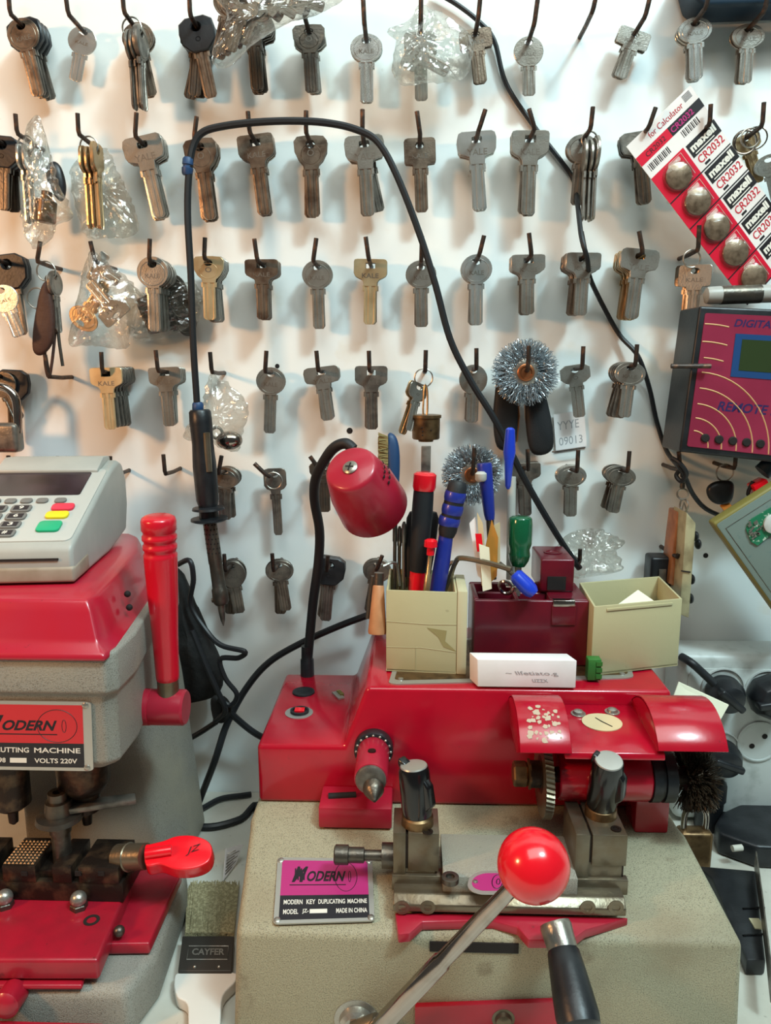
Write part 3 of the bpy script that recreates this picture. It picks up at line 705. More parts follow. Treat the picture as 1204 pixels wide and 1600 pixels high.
def jaw(pxa, pxb, pya, pyb, pyk, name, screwpx):
    Yq = -250.0; zt_ = at((pxa + pxb) / 2, pyb, Yq).z; xa, xb = at(pxa, pyb, Yq).x, at(pxb, pyb, Yq).x
    yk = atz((pxa + pxb) / 2, pya, zt_).y
    mb = MB(); zm = at(650, pyk, Yq).z; g = xa + (xb - xa) * .30
    mb.box(*bxz(xa, g - .7, Yq, yk, zr1 - 4, zt_)); mb.box(*bxz(g + .7, xb, Yq, yk, zm + 2, zt_)); mb.box(*bxz(g - 1, xb - 2, Yq + 1.2, yk, zr1 - 4, zm + 3))
    j = mb.build(name, 'ground_steel', dup, bev=.5)
    MB().box(*bxz(xa + 1, xb - 1, Yq + 1.6, yk - 1, zr1, zt_ - 1.6)).build('jaw_shadow_gap', 'oily_steel', j)
    MB().box(*bxz(xa - .8, xb + 1.5, Yq - 1.5, Yq + 4, zr1 - 5, zr1 + 5), ).build('jaw_shoe', 'ground_steel', j, bev=.8)
    p = atz(screwpx[0], screwpx[1], zt_); MB().lathe(p, (0, 0, 1), [(0, 3.1), (.7, 3.1), (.7, 1.7), (.1, 1.6)], 16).build('jaw_screw', 'oily_steel', j)
    return xa, xb, yk, zt_, j
jl = jaw(614, 686, 1262, 1302, 1366, 'clamp_jaw', (668, 1304 - 4))
jr = jaw(900, 981, 1252, 1305, 1352, 'clamp_jaw', (962, 1296))
# long knob screw on the left jaw
p = V(jl[0], -240, at(610, 1337, -240).z)
mb = MB().cyl(p + V(4, 0, 0), p + V(-7, 0, 0), 7.5, seg=24); mb.cyl(p, V(at(520, 1337, -240).x + 6, -240, p.z), 3.2, seg=20)
e = V(at(522, 1337, -240).x, -240, p.z)
mb.lathe(e, (1, 0, 0), [(0, 4.8), (.8, 5.8), (8.5, 5.8), (9, 4.6), (18, 4.6), (18.6, 3.2)], 26)
mb.build('stop_screw', 'dark_steel', dup)
# wing handles
def wing(top, bot, zt_, name, lean, capr=7.8):
    mb = MB()
    b0 = atz(*bot, zt_); b0 = V(b0.x, b0.y, zt_)
    fer = MB().lathe(b0 + V(0, 0, 0), (0, 0, 1), [(0, 9.6), (5, 9.4), (6.5, 8)], 30)
    fer.build('handle_ferrule', 'brass_lock', dup)
    b1 = b0 + V(0, 0, 6)
    d = ray(*top); t = 0                        # top centre: same lean plane, height chosen so the cap sits on the sight line
    ytop = b0.y + lean; tp = C0 + d * ((ytop + D0) / d.y)
    ax = (tp - b1)
    a, b, c = frame(ax); L = ax.length; rings = []
    for f, rx, ry in ((0, 8.6, 8.6), (.15, 9.4, 9.4), (.6, 9.6, 9.4), (.92, 9.4, 9.2), (1.0, 8.4, 8.4)):
        rings.append([b1 + ax * f + a * rx * math.cos(2 * math.pi * i / 28) + b * ry * math.sin(2 * math.pi * i / 28) for i in range(28)])
    hd = mb.loft(rings).build(name, 'black_gloss', dup, smooth=50)
    # wing: flat thumb lever through the barrel
    w1 = V(1, .0, 0) if True else a
    mb = MB(); u = V(.78, -.62, 0); cw = b1 + ax * .62
    for s_, k in ((1, 1.0), (-1, .8)):
        o_ = [cw + u * s_ * 4 + ax * .40, cw + u * s_ * (12 * k) + ax * (.10 if s_ > 0 else .48), cw + u * s_ * (13 * k) - ax * (.30 if s_ > 0 else -.36), cw + u * s_ * 5 - ax * (.58 if s_ > 0 else .2)]
        v = u.cross(ax.normalized()).normalized() * 3.2
        mb.loft([[p_ - v for p_ in o_], [p_ + v for p_ in o_]])
    mb.build('wing', 'black_gloss', hd, bev=1.4, seg=3)
    MB().lathe(tp - ax.normalized() * .1, ax, [(0, 8.2), (.8, 7.8), (1, 6)], 28).build('handle_cap', 'plate_silver', hd)
wing((646, 1197), (652, 1286), jl[3], 'wing_handle', 2)
wing((951, 1189), (938, 1272), jr[3], 'wing_handle', -10)
# feed lever with ball, at the lower left front
bc = at(833, 1352, -322); rb = 56 * pxs(-322, 1352)
pv = at(556, 1597, Yf - 2.0)
MB().lathe(pv + V(0, 3, 0), (0, -1, 0), [(0, 13), (1.6, 13), (2.2, 10), (6, 9.4), (8, 7)], 32).build('pivot_bolt', 'nickel', dup)
e0 = at(585, 1612, Yf - 14); ax = (bc - e0); L = ax.length
MB().lathe(e0, ax, [(0, 5.4), (L * .46, 5.2), (L * .47, 4.4), (L * .72, 4.2), (L * .80, 4.0), (L * .9, 3.9)], 24).build('feed_lever', 'chrome', dup)
MB().cyl(pv + V(0, -6, 0), e0 + V(0, 4, 0) + ax * .02, 6, 5.4, 20).build('lever_hub', 'ground_steel', dup)
MB().ball(bc, rb, 48, 32).build('ball_knob', 'red_plastic', dup)
# right hand grip
g0 = at(866, 1442, -283); g1 = at(879, 1484, -293); g2 = at(907, 1612, -326)
fr_ = MB().lathe(g0, g1 - g0, [(0, 8.2), (2, 8.8), ((g1 - g0).length, 8.0)], 30).build('grip_ferrule', 'nickel', dup)
L = (g2 - g1).length
MB().lathe(g1 - (g2 - g1) * .02, g2 - g1, [(0, 7.0), (2, 8.6), (L * .3, 9.6), (L * .6, 10.6), (L * .85, 11.2), (L * .96, 10.6), (L, 8.6)], 36).build('hand_grip', 'black_plastic', dup)
# red plate and bolt on the front face
q = Quad(at(648, 1640, Yf - 2), at(872, 1640, Yf - 2), at(648, 1571, Yf - 2), at(868, 1563, Yf - 2))
q.b.z = q.a.z = max(q.a.z, TZ + 2)
fp = MB(); q.slab(fp, 0, 0, 1, 1, -2.2, 1.2); fp = fp.build('front_plate', 'red_enamel', dup, bev=.5)
p = at(786, 1592, Yf - 3); MB().lathe(p + V(0, 1, 0), (0, -1, 0), [(0, 6.6), (1.4, 6.6), (1.6, 5), (4.2, 4.4), (5.4, 2.6)], 20).build('front_bolt', 'ground_steel', fp)
settle(dup)

# small thing on the low step
p = atz(528, 1088, zlow)
t_ = thing('terminal_clip', 'small silver and yellow metal clip lying on the red step', 'clip')
M_ = Matrix.Rotation(R(-62), 3, 'Z')
MB().box(p + V(0, 0, .8), (14, 5, 1.4), M_).build('clip_plate', 'plate_silver', t_)
mb = MB()
for k in (-3, 0, 3): mb.box(p + V(2.5, 3, 1.6) + M_ @ V(k, -1.2, 0), (2, 3, 2.2), M_)
mb.build('clip_teeth', 'case_yellow', t_)
settle(t_)
# gooseneck lamp
lamp = thing('gooseneck_lamp', 'red cone lamp with black bendable neck rising from the red machine', 'lamp')
Yl = atz(480, 1055, zlow).y
pb = atz(480, 1055, zlow)
MB().lathe(pb, (0, 0, 1), [(0, 5.8), (14, 5.6), (15, 4.8), (26, 4.6)], 24).build('neck_socket', 'black_plastic', lamp)
tip = [(480, 1040, pb.y), (482, 1015, pb.y), (489, 940, pb.y + 3), (497, 880, pb.y + 2), (499, 830, pb.y - 10), (491, 780, pb.y - 26), (494, 745, pb.y - 45), (510, 714, pb.y - 62), (524, 698, pb.y - 70), (540, 693, pb.y - 74), (552, 702, pb.y - 76)]
pts = [at(a_, b_, c_) for a_, b_, c_ in tip]
MB().tube(pts, 3.9, 12, smooth=8).build('flexible_neck', 'black_rubber', lamp)
s0 = at(547, 731, -148.0); s1 = at(583, 792, -112.0); ax = (s1 - s0); L = ax.length
mb = MB(); ri = 25.2; ro = 18.0
prof = [(0, 0.1), (0, ro - 2.5), (1.2, ro - .6), (3, ro + .4), (L * .5, (ro + ri) / 2 + 2.0), (L, ri + .3), (L + .5, ri), (L, ri - .8), (L * .5, (ro + ri) / 2 + .6), (5, ro - 1), (4, .1)]
sh = mb.lathe(s0, ax, prof, 48).build('lamp_shade', 'red_faded', lamp, smooth=50)
sc_ = MB().lathe(s0 - ax.normalized() * .3, -ax, [(0, 5.2), (.6, 5.2), (1.3, 4.2), (1.6, 2)], 22).build('shade_screw', 'nickel', sh)
a, b, c = frame(ax); mb = MB()
for d in (a, b):
    pm = s0 - ax.normalized() * 1.9; w_ = (b if d is a else a) * .5; cc = ax.normalized() * .25
    mb.loft([[pm - d * 3 - w_ - cc, pm + d * 3 - w_ - cc, pm + d * 3 + w_ - cc, pm - d * 3 + w_ - cc], [pm - d * 3 - w_ + cc, pm + d * 3 - w_ + cc, pm + d * 3 + w_ + cc, pm - d * 3 + w_ + cc]])
mb.build('cross_slot', 'hole_dark', sc_)
mb = MB(); rightish = (a if abs(a.x) > abs(b.x) else b); rightish = rightish * (1 if rightish.x > 0 else -1); other = rightish.cross(ax.normalized())
for rw in range(2):
    for k in range(4):
        t_a = R(-28 + k * 11 + 30); rr_ = ro + 3.2 + rw * 1.3
        dirv = rightish * math.cos(t_a) - other * math.sin(t_a) * (1 if other.z < 0 else -1)
        pm = s0 + ax.normalized() * (10 + rw * 7) + dirv * (rr_ - .2)
        mb.lathe(pm, dirv, [(0, 1.2), (.5, 1.2)], 8)
mb.build('vent_hole', 'hole_dark', sh)
MB().ball(s1 - ax * .3, 9, 20, 14).build('bulb', 'bench_top', lamp)
settle(lamp)

# ------------------------------------------------------------------ left-hand vertical key cutting machine
cut = thing('key_cutting_machine', 'red and grey vertical key cutting machine standing at the left edge of the bench', 'key machine')
XL = -420.0
def ring_at(spec, Y): return [at(a, b, Y) for a, b in spec]
# head casting: front profile lofted backwards (side leans back)
zc = -132.0                                           # top of the red cover
zA = at(120, 1026, -232).z; zB = at(120, 1209, -232).z
xr = at(163, 1120, -232).x; xs = at(207, 1100, -200).x; xk = at(236, 1060, -120).x
def hx(Y, x): return x
out_t = [V(XL, -232, 0), V(xr, -232, 0), V(xr + 6, -226, 0), V(xs + 1, -196, 0), V(xk + 2, -100, 0), V(xk + 2, -60, 0), V(XL, -60, 0)]
def lvl(z, dx_=0, dy=0): return [V(p.x + (dx_ if p.x > XL else 0), p.y - (dy if p.y < -150 else 0), z) for p in out_t]
mb = MB().loft([lvl(zB, -8, -7), lvl(zB + 7, 0, 0), lvl(at(60, 1085, -232).z, 0, 0), lvl(at(60, 1078, -232).z, 4, 5), lvl(zA + 4, 4, 5)])
mb.build('head_casting', 'cast_grey', cut, bev=2.5, seg=3)
# red cover: lip, sloped wall, top
o2 = [V(XL, -240, 0), V(at(163, 1024, -240).x, -240, 0), V(at(182, 1012, -226).x, -226, 0), V(at(243, 935, -100).x + 2, -100, 0), V(at(240, 900, -50).x + 2, -50, 0), V(XL, -50, 0)]
def lv2(z, k): return [V(p.x - (k if p.x > XL else 0), p.y + (k if p.y < -150 else 0), z) for p in o2]
zt = atz(0, 0, zc).z
cov = MB().loft([lv2(zA, 0), lv2(zA + 4, 0), lv2(zA + 8, 5), lv2(zA + 12, 7), lv2(zc - 9, 11), lv2(zc - 3, 14), lv2(zc, 21)]).build('top_cover', 'red_cover', cut, bev=1.6, seg=3, smooth=60)
mb = MB()
for px, py in ((199, 928), (202, 949)):
    p = onpl(px, py, V(xs - 9, -200, -150), V(1, -.2, .2).normalized()); mb.ball(p, 2.2, 10, 8)
mb.build('cover_hole', 'hole_dark', cov)
# nameplate on the head front
Yp = -232.6
q = Quad(at(-124, 1212, Yp), at(150, 1202, Yp), at(-124, 1100, Yp), at(139, 1096, Yp))
q = Quad(V(at(-124, 1208, Yp).x, Yp, at(150, 1204, Yp).z), V(at(147, 1208, Yp).x, Yp, at(150, 1204, Yp).z), V(at(-124, 1096, Yp).x, Yp, at(139, 1096, Yp).z), V(at(143, 1096, Yp).x, Yp, at(139, 1096, Yp).z))
modern_plate(q, cut, 'plate_red', [('CUTTING', .44, .26, .635, .335), ('MACHINE', .665, .26, .93, .335), ('998', .44, .11, .50, .18), ('VOLTS 220V', .665, .11, .91, .18)], logo=(.36, .57, .80, .75), rg=(.525, .11, .62, .18))
# feed lever with stepped red handle and red hub
hb = at(228, 1104, -170); he = at(291, 1104, -170); hs = at(196, 1104, -170)
MB().lathe(hs, (1, 0, 0), [(0, 12), (2, 12.4), (18, 12.4), (18.4, 11.8), (19, 12.2), (he.x - hs.x - 1.5, 12.2), (he.x - hs.x, 11)], 36).build('lever_hub', 'red_faded', cut)
l0 = V(at(264, 1100, -170).x, -170, hb.z + 6); l1 = at(262, 1062, -170); l2 = at(247, 806, -176)
MB().cyl(l0, l1 + (l2 - l1) * .05, 7.2, seg=24).build('lever_shaft', 'ground_steel', cut)
L = (l2 - l1).length
MB().lathe(l1, l2 - l1, [(0, 6.8), (1, 7.6), (4, 7.8), (L * .3, 8.6), (L * .55, 10), (L * .76, 10.8), (L * .775, 10.9), (L * .785, 10.1), (L * .80, 10.1), (L * .81, 11), (L * .83, 11), (L * .84, 10.1), (L * .855, 10.1), (L * .865, 11.2), (L * .885, 11.2), (L * .895, 10.3), (L * .91, 10.3), (L * .92, 11.3), (L * .975, 11.2), (L * .99, 10.5), (L, 8.5), (L * .998, .1)], 40).build('lever_handle', 'red_handle', cut, smooth=50)
# column
zt_c = zB + 4
def colr(z, x0, x1, x2): return [V(x0, -128, z), V(x1, -128, z), V(x2, -96, z), V(x2 + 1, -56, z), V(x0, -56, z)]
zk = -352.0
mb = MB().loft([colr(TZ + 1, at(40, 1340, -128).x, at(262, 1320, -128).x, at(296, 1290, -96).x + 2), colr(-330, at(40, 1340, -128).x, at(240, 1290, -128).x, at(290, 1230, -96).x - 2), colr(zB - 4, at(40, 1230, -128).x, at(222, 1215, -128).x, at(266, 1100, -96).x - 1), colr(zB + 30, at(40, 1230, -128).x, at(214, 1150, -128).x, at(258, 1040, -96).x - 3)])
mb.build('column', 'cast_grey', cut, bev=6, seg=4)
# base casting
zbt = -360.0
def bz(px, py, z): p = atz(px, py, z); return p
rg0 = [V(XL, bz(200, 1545, zbt).y, 0), bz(196, 1545, zbt), bz(240, 1490, zbt), bz(283, 1372, zbt), bz(283, 1330, zbt), V(XL, bz(283, 1330, zbt).y, 0)]
def sc_r(z, k): return [V(p.x + (k if p.x > XL else 0), p.y - (k if i in (0, 1, 2) else 0), z) for i, p in enumerate(rg0)]
mb = MB().loft([sc_r(TZ, 4), sc_r(zbt - 6, 2), sc_r(zbt, 0)])
mb.build('base_casting', 'cast_grey', cut, bev=5, seg=4, smooth=60)
# carriage plates
def plate(pts_, z1, th, name, m, bev=1.5):
    P = [atz(a, b, z1) for a, b in pts_]
    return MB().loft([[V(p.x, p.y, z1 - th) for p in P], [V(p.x, p.y, z1) for p in P]]).build(name, m, cut, bev=bev, seg=3)
lp = plate([(-160, 1475), (164, 1475), (233, 1474), (284, 1362), (200, 1350), (-160, 1350)], -351, 8, 'lower_carriage', 'red_plate')
up = plate([(-170, 1500), (153, 1500), (205, 1376), (-170, 1376)], -341, 14, 'upper_carriage', 'red_plate', 2.4)
fb = plate([(-160, 1540), (128, 1540), (140, 1500), (-160, 1500)], -356, 3.5, 'front_block', 'red_plate')
p = atz(143, 1438, -341); MB().lathe(p + V(0, 0, -.3), (0, 0, 1), [(0, 5), (.6, 5), (.6, 3), (-1, 3)], 18).build('set_hole', 'hole_dark', up)
p = atz(186, 1455, -345); MB().ball(p, 3.6, 14, 10).build('stop_pin', 'dark_steel', lp)
# vise
zv = -341.0
def vz(py, Y): return at(100, py, Y).z
Yv = atz(100, 1408, zv).y
b0 = MB().box(*bxz(at(-150, 1390, Yv).x, at(192, 1390, Yv).x, Yv, Yv + 36, zv, at(100, 1378, Yv).z)).build('vise_base', 'oily_steel', cut, bev=.6)
z1 = at(100, 1350, Yv + 2).z; zb_ = at(100, 1378, Yv).z
def vj(pa, pb, py, Y0, Y1, zlo, nm='vise_jaw'):
    xa, xb = at(pa, py, Y0).x, at(pb, py, Y0).x
    return MB().box(*bxz(xa, xb, Y0, Y1, zlo, z1)).build(nm, 'oily_steel', cut, bev=.7)
for pa, pb in ((-150, -18), (2, 54), (80, 110), (121, 184)):
    j = vj(pa, pb, 1350, Yv - 1, Yv + 30, zb_ + .0)
    if pa == 2:
        mb = MB(); rnd = random.Random(2); xa, xb = at(pa, 1350, Yv).x, at(pb, 1350, Yv).x
        for i in range(8):
            for k in range(9):
                c = V(xa + (xb - xa) * (i + .7) / 8.5, Yv + 2 + 2.9 * k, z1 + .1); mb.loft([[c + V(-1, -1, 0), c + V(1, -1, 0), c + V(1, 1, 0), c + V(-1, 1, 0)], [c + V(-.2, -.2, .8), c + V(.2, -.2, .8), c + V(.2, .2, .8), c + V(-.2, .2, .8)]])
        mb.build('knurling', 'ground_steel', j)
MB().box(*bxz(at(54, 1350, Yv).x, at(121, 1350, Yv).x, Yv + 4, Yv + 26, zb_, z1 - 6)).build('vise_bridge', 'oily_steel', cut, bev=.5)
mb = MB()
for px in (38, 158, 122): mb.box(at(px, 1365, Yv - 1.1), (4, 1, 3))
mb.build('jaw_slot', 'hole_dark', cut)
for px in (8, 123):
    p = at(px, 1412, Yv - 6); p.z = zv + 4
    nut = MB().lathe(V(p.x, p.y, zv), (0, 0, 1), [(0, 5.5), (3, 5.5), (3.5, 5)], 6).build('nut', 'dark_steel', cut)
    MB().ball(V(p.x, p.y, zv + 6.4), 5.2, 24, 16).build('nut_dome', 'nickel', nut)
# clamp knob: metal sleeve and red wing
k0 = at(184, 1340, Yv + 12); k1 = at(228, 1338, Yv + 6)
MB().lathe(k0, k1 - k0, [(0, 8.5), (9, 8.5), (9.3, 9.2), (10, 8.6), ((k1 - k0).length, 8.2)], 28).build('knob_sleeve', 'ground_steel', cut)
kc = at(281, 1336, Yv + 2); axx = V(1, 0, 0)
knob_pts = [(226, 1322), (236, 1318), (256, 1313), (275, 1306), (300, 1305), (322, 1312), (331, 1325), (326, 1345), (305, 1356), (275, 1358), (250, 1350), (228, 1352)]
P = spline([onpl(a, b, kc, V(0, -.42, .91).normalized()) for a, b in knob_pts], 4, True); nn = V(0, -.42, .91).normalized()
cen = sum(P, V(0, 0, 0)) / len(P)
kn = MB().loft([[p - nn * 11 for p in P], [p - nn * 9 + (p - cen) * .02 for p in P], [p for p in P]]).build('wing_knob', 'red_plastic', cut, bev=1.6, seg=3, smooth=50)
rb_ = at(270, 1328, Yv + 2)
MB().tube([onpl(228, 1336, kc, nn) + nn * 1, onpl(250, 1333, kc, nn) + nn * 1.4, onpl(268, 1330, kc, nn) + nn * 1], 3.4, 12).build('knob_rib', 'red_plastic', kn)
q = Quad(onpl(290, 1338, kc, nn) + nn * .2, onpl(314, 1330, kc, nn) + nn * .2, onpl(290, 1326, kc, nn) + nn * .2); mb = MB(); q.text(mb, 'JZ', 0, 0, 1, 1, .15, shear=.3); mb.build('knob_mark', 'hole_dark', kn)
# spindles and spanner
def spind(px, pyt, pyb, Y, rs, nm):
    a = at(px, pyt, Y); b = at(px, pyb, Y); return MB().lathe(V(a.x, Y, zB + 6), (0, 0, -1), rs, 26).build(nm, 'oily_steel', cut)
Lc = lambda py, Y: (zB + 6) - at(50, py, Y).z
spind(15, 1215, 1285, -205, [(0, 12), (Lc(1255, -205), 12), (Lc(1262, -205), 8), (Lc(1266, -205), 3.4), (Lc(1284, -205), 3), (Lc(1288, -205), 1)], 'tracer_spindle')
spind(131, 1215, 1285, -190, [(0, 18), (Lc(1218, -190), 17), (Lc(1232, -190), 13), (Lc(1236, -190), 9.5), (Lc(1262, -190), 9.5), (Lc(1264, -190), 4), (Lc(1285, -190), 3)], 'cutter_spindle')
p1 = at(92, 1268, -205); p2 = at(212, 1252, -185)
d = (p2 - p1).normalized(); w_ = V(-d.y, d.x, 0).normalized() * 6.2
mb = MB().loft([[p1 - w_, p2 - w_ * .7, p2 + w_ * .7, p1 + w_], [p1 - w_ + V(0, 0, 4), p2 - w_ * .7 + V(0, 0, 4), p2 + w_ * .7 + V(0, 0, 4), p1 + w_ + V(0, 0, 4)]])
sp = mb.build('index_arm', 'dull_grey', cut, bev=.6)
MB().lathe(p1 + V(0, 0, -14), (0, 0, 1), [(0, 7), (8, 7), (9, 15), (12, 14), (13, 9), (22, 8), (22.5, 6), (28, 6), (28, 3), (24, 3)], 30).build('arm_post', 'dark_steel', sp)
MB().cyl(V(p1.x, p1.y, zb_), p1 + V(0, 0, -13), 6, seg=20).build('arm_pin', 'dark_steel', sp)
# front red strip and bolt at the foot of the base
q = Quad(V(XL, bz(0, 1592, -372).y - 2, TZ), V(bz(166, 1592, -372).x, bz(0, 1592, -372).y - 2, TZ), V(XL, bz(0, 1592, -372).y - 2, -371))
mb = MB(); q.slab(mb, 0, 0.02, 1, 1, 0, 8); mb.build('foot_plate', 'red_plate', cut, bev=.8)
p = atz(16, 1562, -362); MB().lathe(p + V(0, 6, 0), (0, -1, .1), [(0, 8), (12, 8), (14, 6), (15, 2)], 20).build('red_bolt', 'red_plate', cut)
settle(cut)

# ------------------------------------------------------------------ card terminal on the red cover
pos = thing('card_terminal', 'grey card payment terminal with dark screen lying on the red cover', 'card terminal')
zb0 = zc
f_b = atz(118, 911, zb0 + .5); bk_b = atz(196, 842, zb0 + .5)          # right side bottom edge
dirv = V(bk_b.x - f_b.x, bk_b.y - f_b.y, 0); rgt = V(dirv.y, -dirv.x, 0).normalized(); fwd = dirv.normalized(); Wd = 86.0
def PP(a, l, z): p = f_b + fwd * a - rgt * l; return V(p.x, p.y, zb0 + .5 + z)    # a: from front to back, l: from right to left
Ld = 138.0
prof = [(0, 1), (3, 0), (Ld * .6, 0), (Ld - 4, 6), (Ld + 4, 26), (Ld + 4, 46), (Ld - 6, 60), (Ld - 16, 63), (Ld - 40, 58), (1, 25), (-1.5, 20), (-1.5, 12)]
def side(l, k=0): return [PP(a, l, z) for a, z in prof]
body = MB().loft([side(0), side(Wd)]).build('case', 'pos_grey', pos, bev=3.2, seg=4, smooth=60)
mb = MB().loft([[PP(a, l, z) for a, z in ((-2.6, 1), (-2.6, 11), (30, 13), (30, 1))] for l in (-.6, Wd + .6)]); mb.build('front_base', 'pos_base', pos, bev=2, seg=3)
# top face runs from (1,25) to (Ld-40,58)
sl0, sl1 = V(1, 25, 0), V(Ld - 40, 58, 0)
t0, t1 = PP(1, 0, 25), PP(Ld - 40, 0, 58); t0l, t1l = PP(1, Wd, 25), PP(Ld - 40, Wd, 58)
q = Quad(t0l, t0, t1l, t1)
mb = MB(); q.poly(mb, rrect(.03, .03, .97, 1.02, .05), -.5, .7); fc = mb.build('face_panel', 'pos_light', pos, bev=.3)
mb = MB(); q.poly(mb, rrect(.08, .62, .86, .96, .02), .7, 1.0); scn = mb.build('screen', 'pos_screen', pos)
mb = MB(); rows = [.54, .46, .36, .26, .16]
for i, v in enumerate([.555, .445, .335, .225]):
    for j in range(3): pass
kb = []
for i, v in enumerate([.535, .43, .325, .22, .115]):
    for j, u in enumerate([.12, .30, .48, .66] if i else [.12, .24, .36, .48, .60, .74]):
        if i and j == 3: continue
        hh, ww = (.030, .045) if i == 0 else (.042, .075)
        mb = MB(); q.poly(mb, rrect(u - ww, v - hh, u + ww, v + hh, .025, 3), .6, 2.0)
        k_ = mb.build('keypad_key', 'key_grey', pos, bev=.25)
        if i:
            tx = [['7', '8', '9'], ['4', '5', '6'], ['1', '2', '3'], ['*', '0', '#']][(i - 1)][j]
            mb = MB(); q.slab(mb, u - ww * .72, v - hh * .62, u + ww * .72, v + hh * .62, 2, 2.15); mb.build('key_label', 'print_black', k_)
            mb = MB(); q.text(mb, tx, u - .015, v - hh * .42, u + .02, v + hh * .46, 2.3, bold=.02); mb.build('key_digit', 'print_white', k_)
for (u, v, m_) in ((.79, .44, 'key_red'), (.78, .335, 'key_yellow'), (.77, .19, 'key_green')):
    mb = MB(); hh = .042 if m_ != 'key_green' else .062; q.poly(mb, rrect(u - .085, v - hh, u + .085, v + hh, .03, 3), .6, 2.4)
    k_ = mb.build('keypad_key', m_, pos, bev=.4, label={'key_red': 'red cancel key', 'key_yellow': 'yellow clear key', 'key_green': 'green enter key'}[m_])
# paper bay and slot on the front
MB().loft([[PP(a, l, z) for a, z in ((Ld - 44, 57), (Ld - 44, 60), (Ld - 26, 67), (Ld - 10, 66), (Ld - 8, 60))] for l in (8, Wd - 6)]).build('paper_cover', 'pos_grey', pos, bev=1.2)
MB().box(PP(-1.9, Wd / 2, 16), (Wd * .8, 1.4, 1.2), Matrix.Rotation(math.atan2(rgt.y, rgt.x), 3, 'Z')).build('card_slot', 'hole_dark', pos)
settle(pos)

# ------------------------------------------------------------------ cords and the soldering iron
iron_t = thing('soldering_iron', 'black soldering iron hanging head-down on its cord, left of the red lamp', 'soldering iron')
YI = -54.0
path = [(905, 888, -40), (870, 836, -46), (820, 750, -50), (775, 660, -54), (735, 595, -54), (703, 530, -54), (680, 445, -54), (655, 365, -52), (620, 275, -52), (590, 222, -51), (555, 202, -50), (510, 192, -50), (460, 189, -50), (400, 191, -50), (350, 197, -50), (318, 206, -50), (303, 225, -50), (296, 260, -51), (293, 330, -52), (298, 430, -54), (302, 540, -55), (307, 620, -55), (309, 640, -55)]
MB().tube([at(*p) for p in path], 2.7, 8, smooth=6).build('cord', 'cable_black', iron_t)
def stick(pts, prof, m, name, par, seg=26, Y=YI):
    a, b = at(*pts[0], Y), at(*pts[1], Y); L = (b - a).length
    return MB().lathe(a, b - a, [(t * L, r) for t, r in prof], seg).build(name, m, par, smooth=45)
stick(((309, 628), (309, 644)), [(0, 3.2), (.2, 4.4), (.9, 4.4), (1, 3.6)], 'blue_tape', 'tape_band', iron_t)
stick(((294, 246), (292, 274)), [(0, 3.1), (.1, 4), (.4, 4.1), (.45, 3.4), (.55, 3.4), (.6, 4.3), (.9, 4), (1, 3.2)], 'blue_tape', 'tape_band', iron_t, Y=-51)
stick(((312, 640), (327, 815)), [(0, 7.2), (.02, 8.6), (.12, 8.9), (.3, 8.4), (.5, 9.4), (.8, 9.0), (.86, 7.5), (.87, 12.5), (.89, 13), (.905, 7.6), (.96, 7.8), (.965, 14.5), (.985, 14.8), (1, 12)], 'black_plastic', 'handle', iron_t, 32)
stick(((322, 675), (326, 738)), [(0, .2), (.02, 3), (.98, 3), (1, .2)], 'ground_steel', 'handle_label', iron_t, 12, Y=YI - 6)
br1 = stick(((327, 812), (346, 944)), [(0, 5.6), (.5, 5.7), (.52, 5.3), (.8, 5.5), (.82, 6.4), (.97, 6.4), (1, 5)], 'dark_steel', 'barrel', iron_t)
a, b = at(327, 812, YI), at(346, 944, YI); d = b - a; mb = MB()
for i in range(7):
    for j in range(5):
        th = R(-60 + 30 * j + (15 if i % 2 else 0)); ax = V(math.sin(th), -math.cos(th), 0); c = a + d * (.05 + .055 * i) + ax * 5.5
        mb.lathe(c, ax, [(0, .75), (.25, .75)], 6)
mb.build('barrel_hole', 'hole_dark', br1)
stick(((345, 942), (349, 978)), [(0, 3.2), (.35, 2.8), (.75, 1.8), (1, .3)], 'dull_grey', 'tip', iron_t, 16)
p = at(331, 938, YI); MB().cyl(p, p + V(7, 0, 1), 2, 1.8, 12).build('tip_screw', 'dark_steel', iron_t)
settle(iron_t)
def cord(name, pts, r, label, m='cable_black', k=6, group=None, cat='cable'):
    o = MB().tube([p if isinstance(p, Vector) else at(*p) for p in pts], r, 8, smooth=k).build(name, m); return tag(o, label, cat, group)
cord('thin_cord', [(676, -14, -6), (712, 6, -6), (748, 34, -6), (772, 64, -5), (790, 130, -4), (830, 192, -3.0), (875, 250, -3), (896, 282, -4), (902, 320, -26), (908, 370, -50), (917, 404, -50), (922, 436, -24), (944, 482, -6), (968, 524, -5), (996, 556, -10), (1014, 606, -5), (1026, 660, -5), (1042, 706, -8), (1066, 738, -48), (1082, 772, -30), (1104, 796, -22), (1142, 812, -14)], 1.9, 'thin black cord running diagonally down between the keys to the lower right', cat='cord')
T = lambda px, py, h=3.5: atz(px, py, TZ + h)
cord('power_cable', [(584, 958, -30), (530, 978, -26), (470, 1005, -24), (420, 1035, -24), (385, 1075, -30), (355, 1130, -40), (335, 1190, -50), T(312, 1250, 8), T(300, 1285), T(330, 1292), T(375, 1280), T(402, 1262), V(-117, -150, TZ + 3.4)], 3.0, 'black power cable curving from behind the lamp down to a loop on the bench', cat='cable')
cord('power_cable', [(346, 1100, -44), (372, 1125, -36), (402, 1148, -30), (440, 1165, -22)], 2.9, 'short black cable running from the knot behind the left side of the red housing')
cord('power_cable', [T(392, 1241, 3), T(378, 1243), T(345, 1248), T(318, 1262), T(302, 1270, 6.5)], 2.6, 'black cable on the bench entering the loop beside the beige base')
cord('power_cable', [(282, 1162, -24), (312, 1145, -34), (338, 1128, -44)], 2.4, 'thin black cable running from the cable knot towards the left machine')
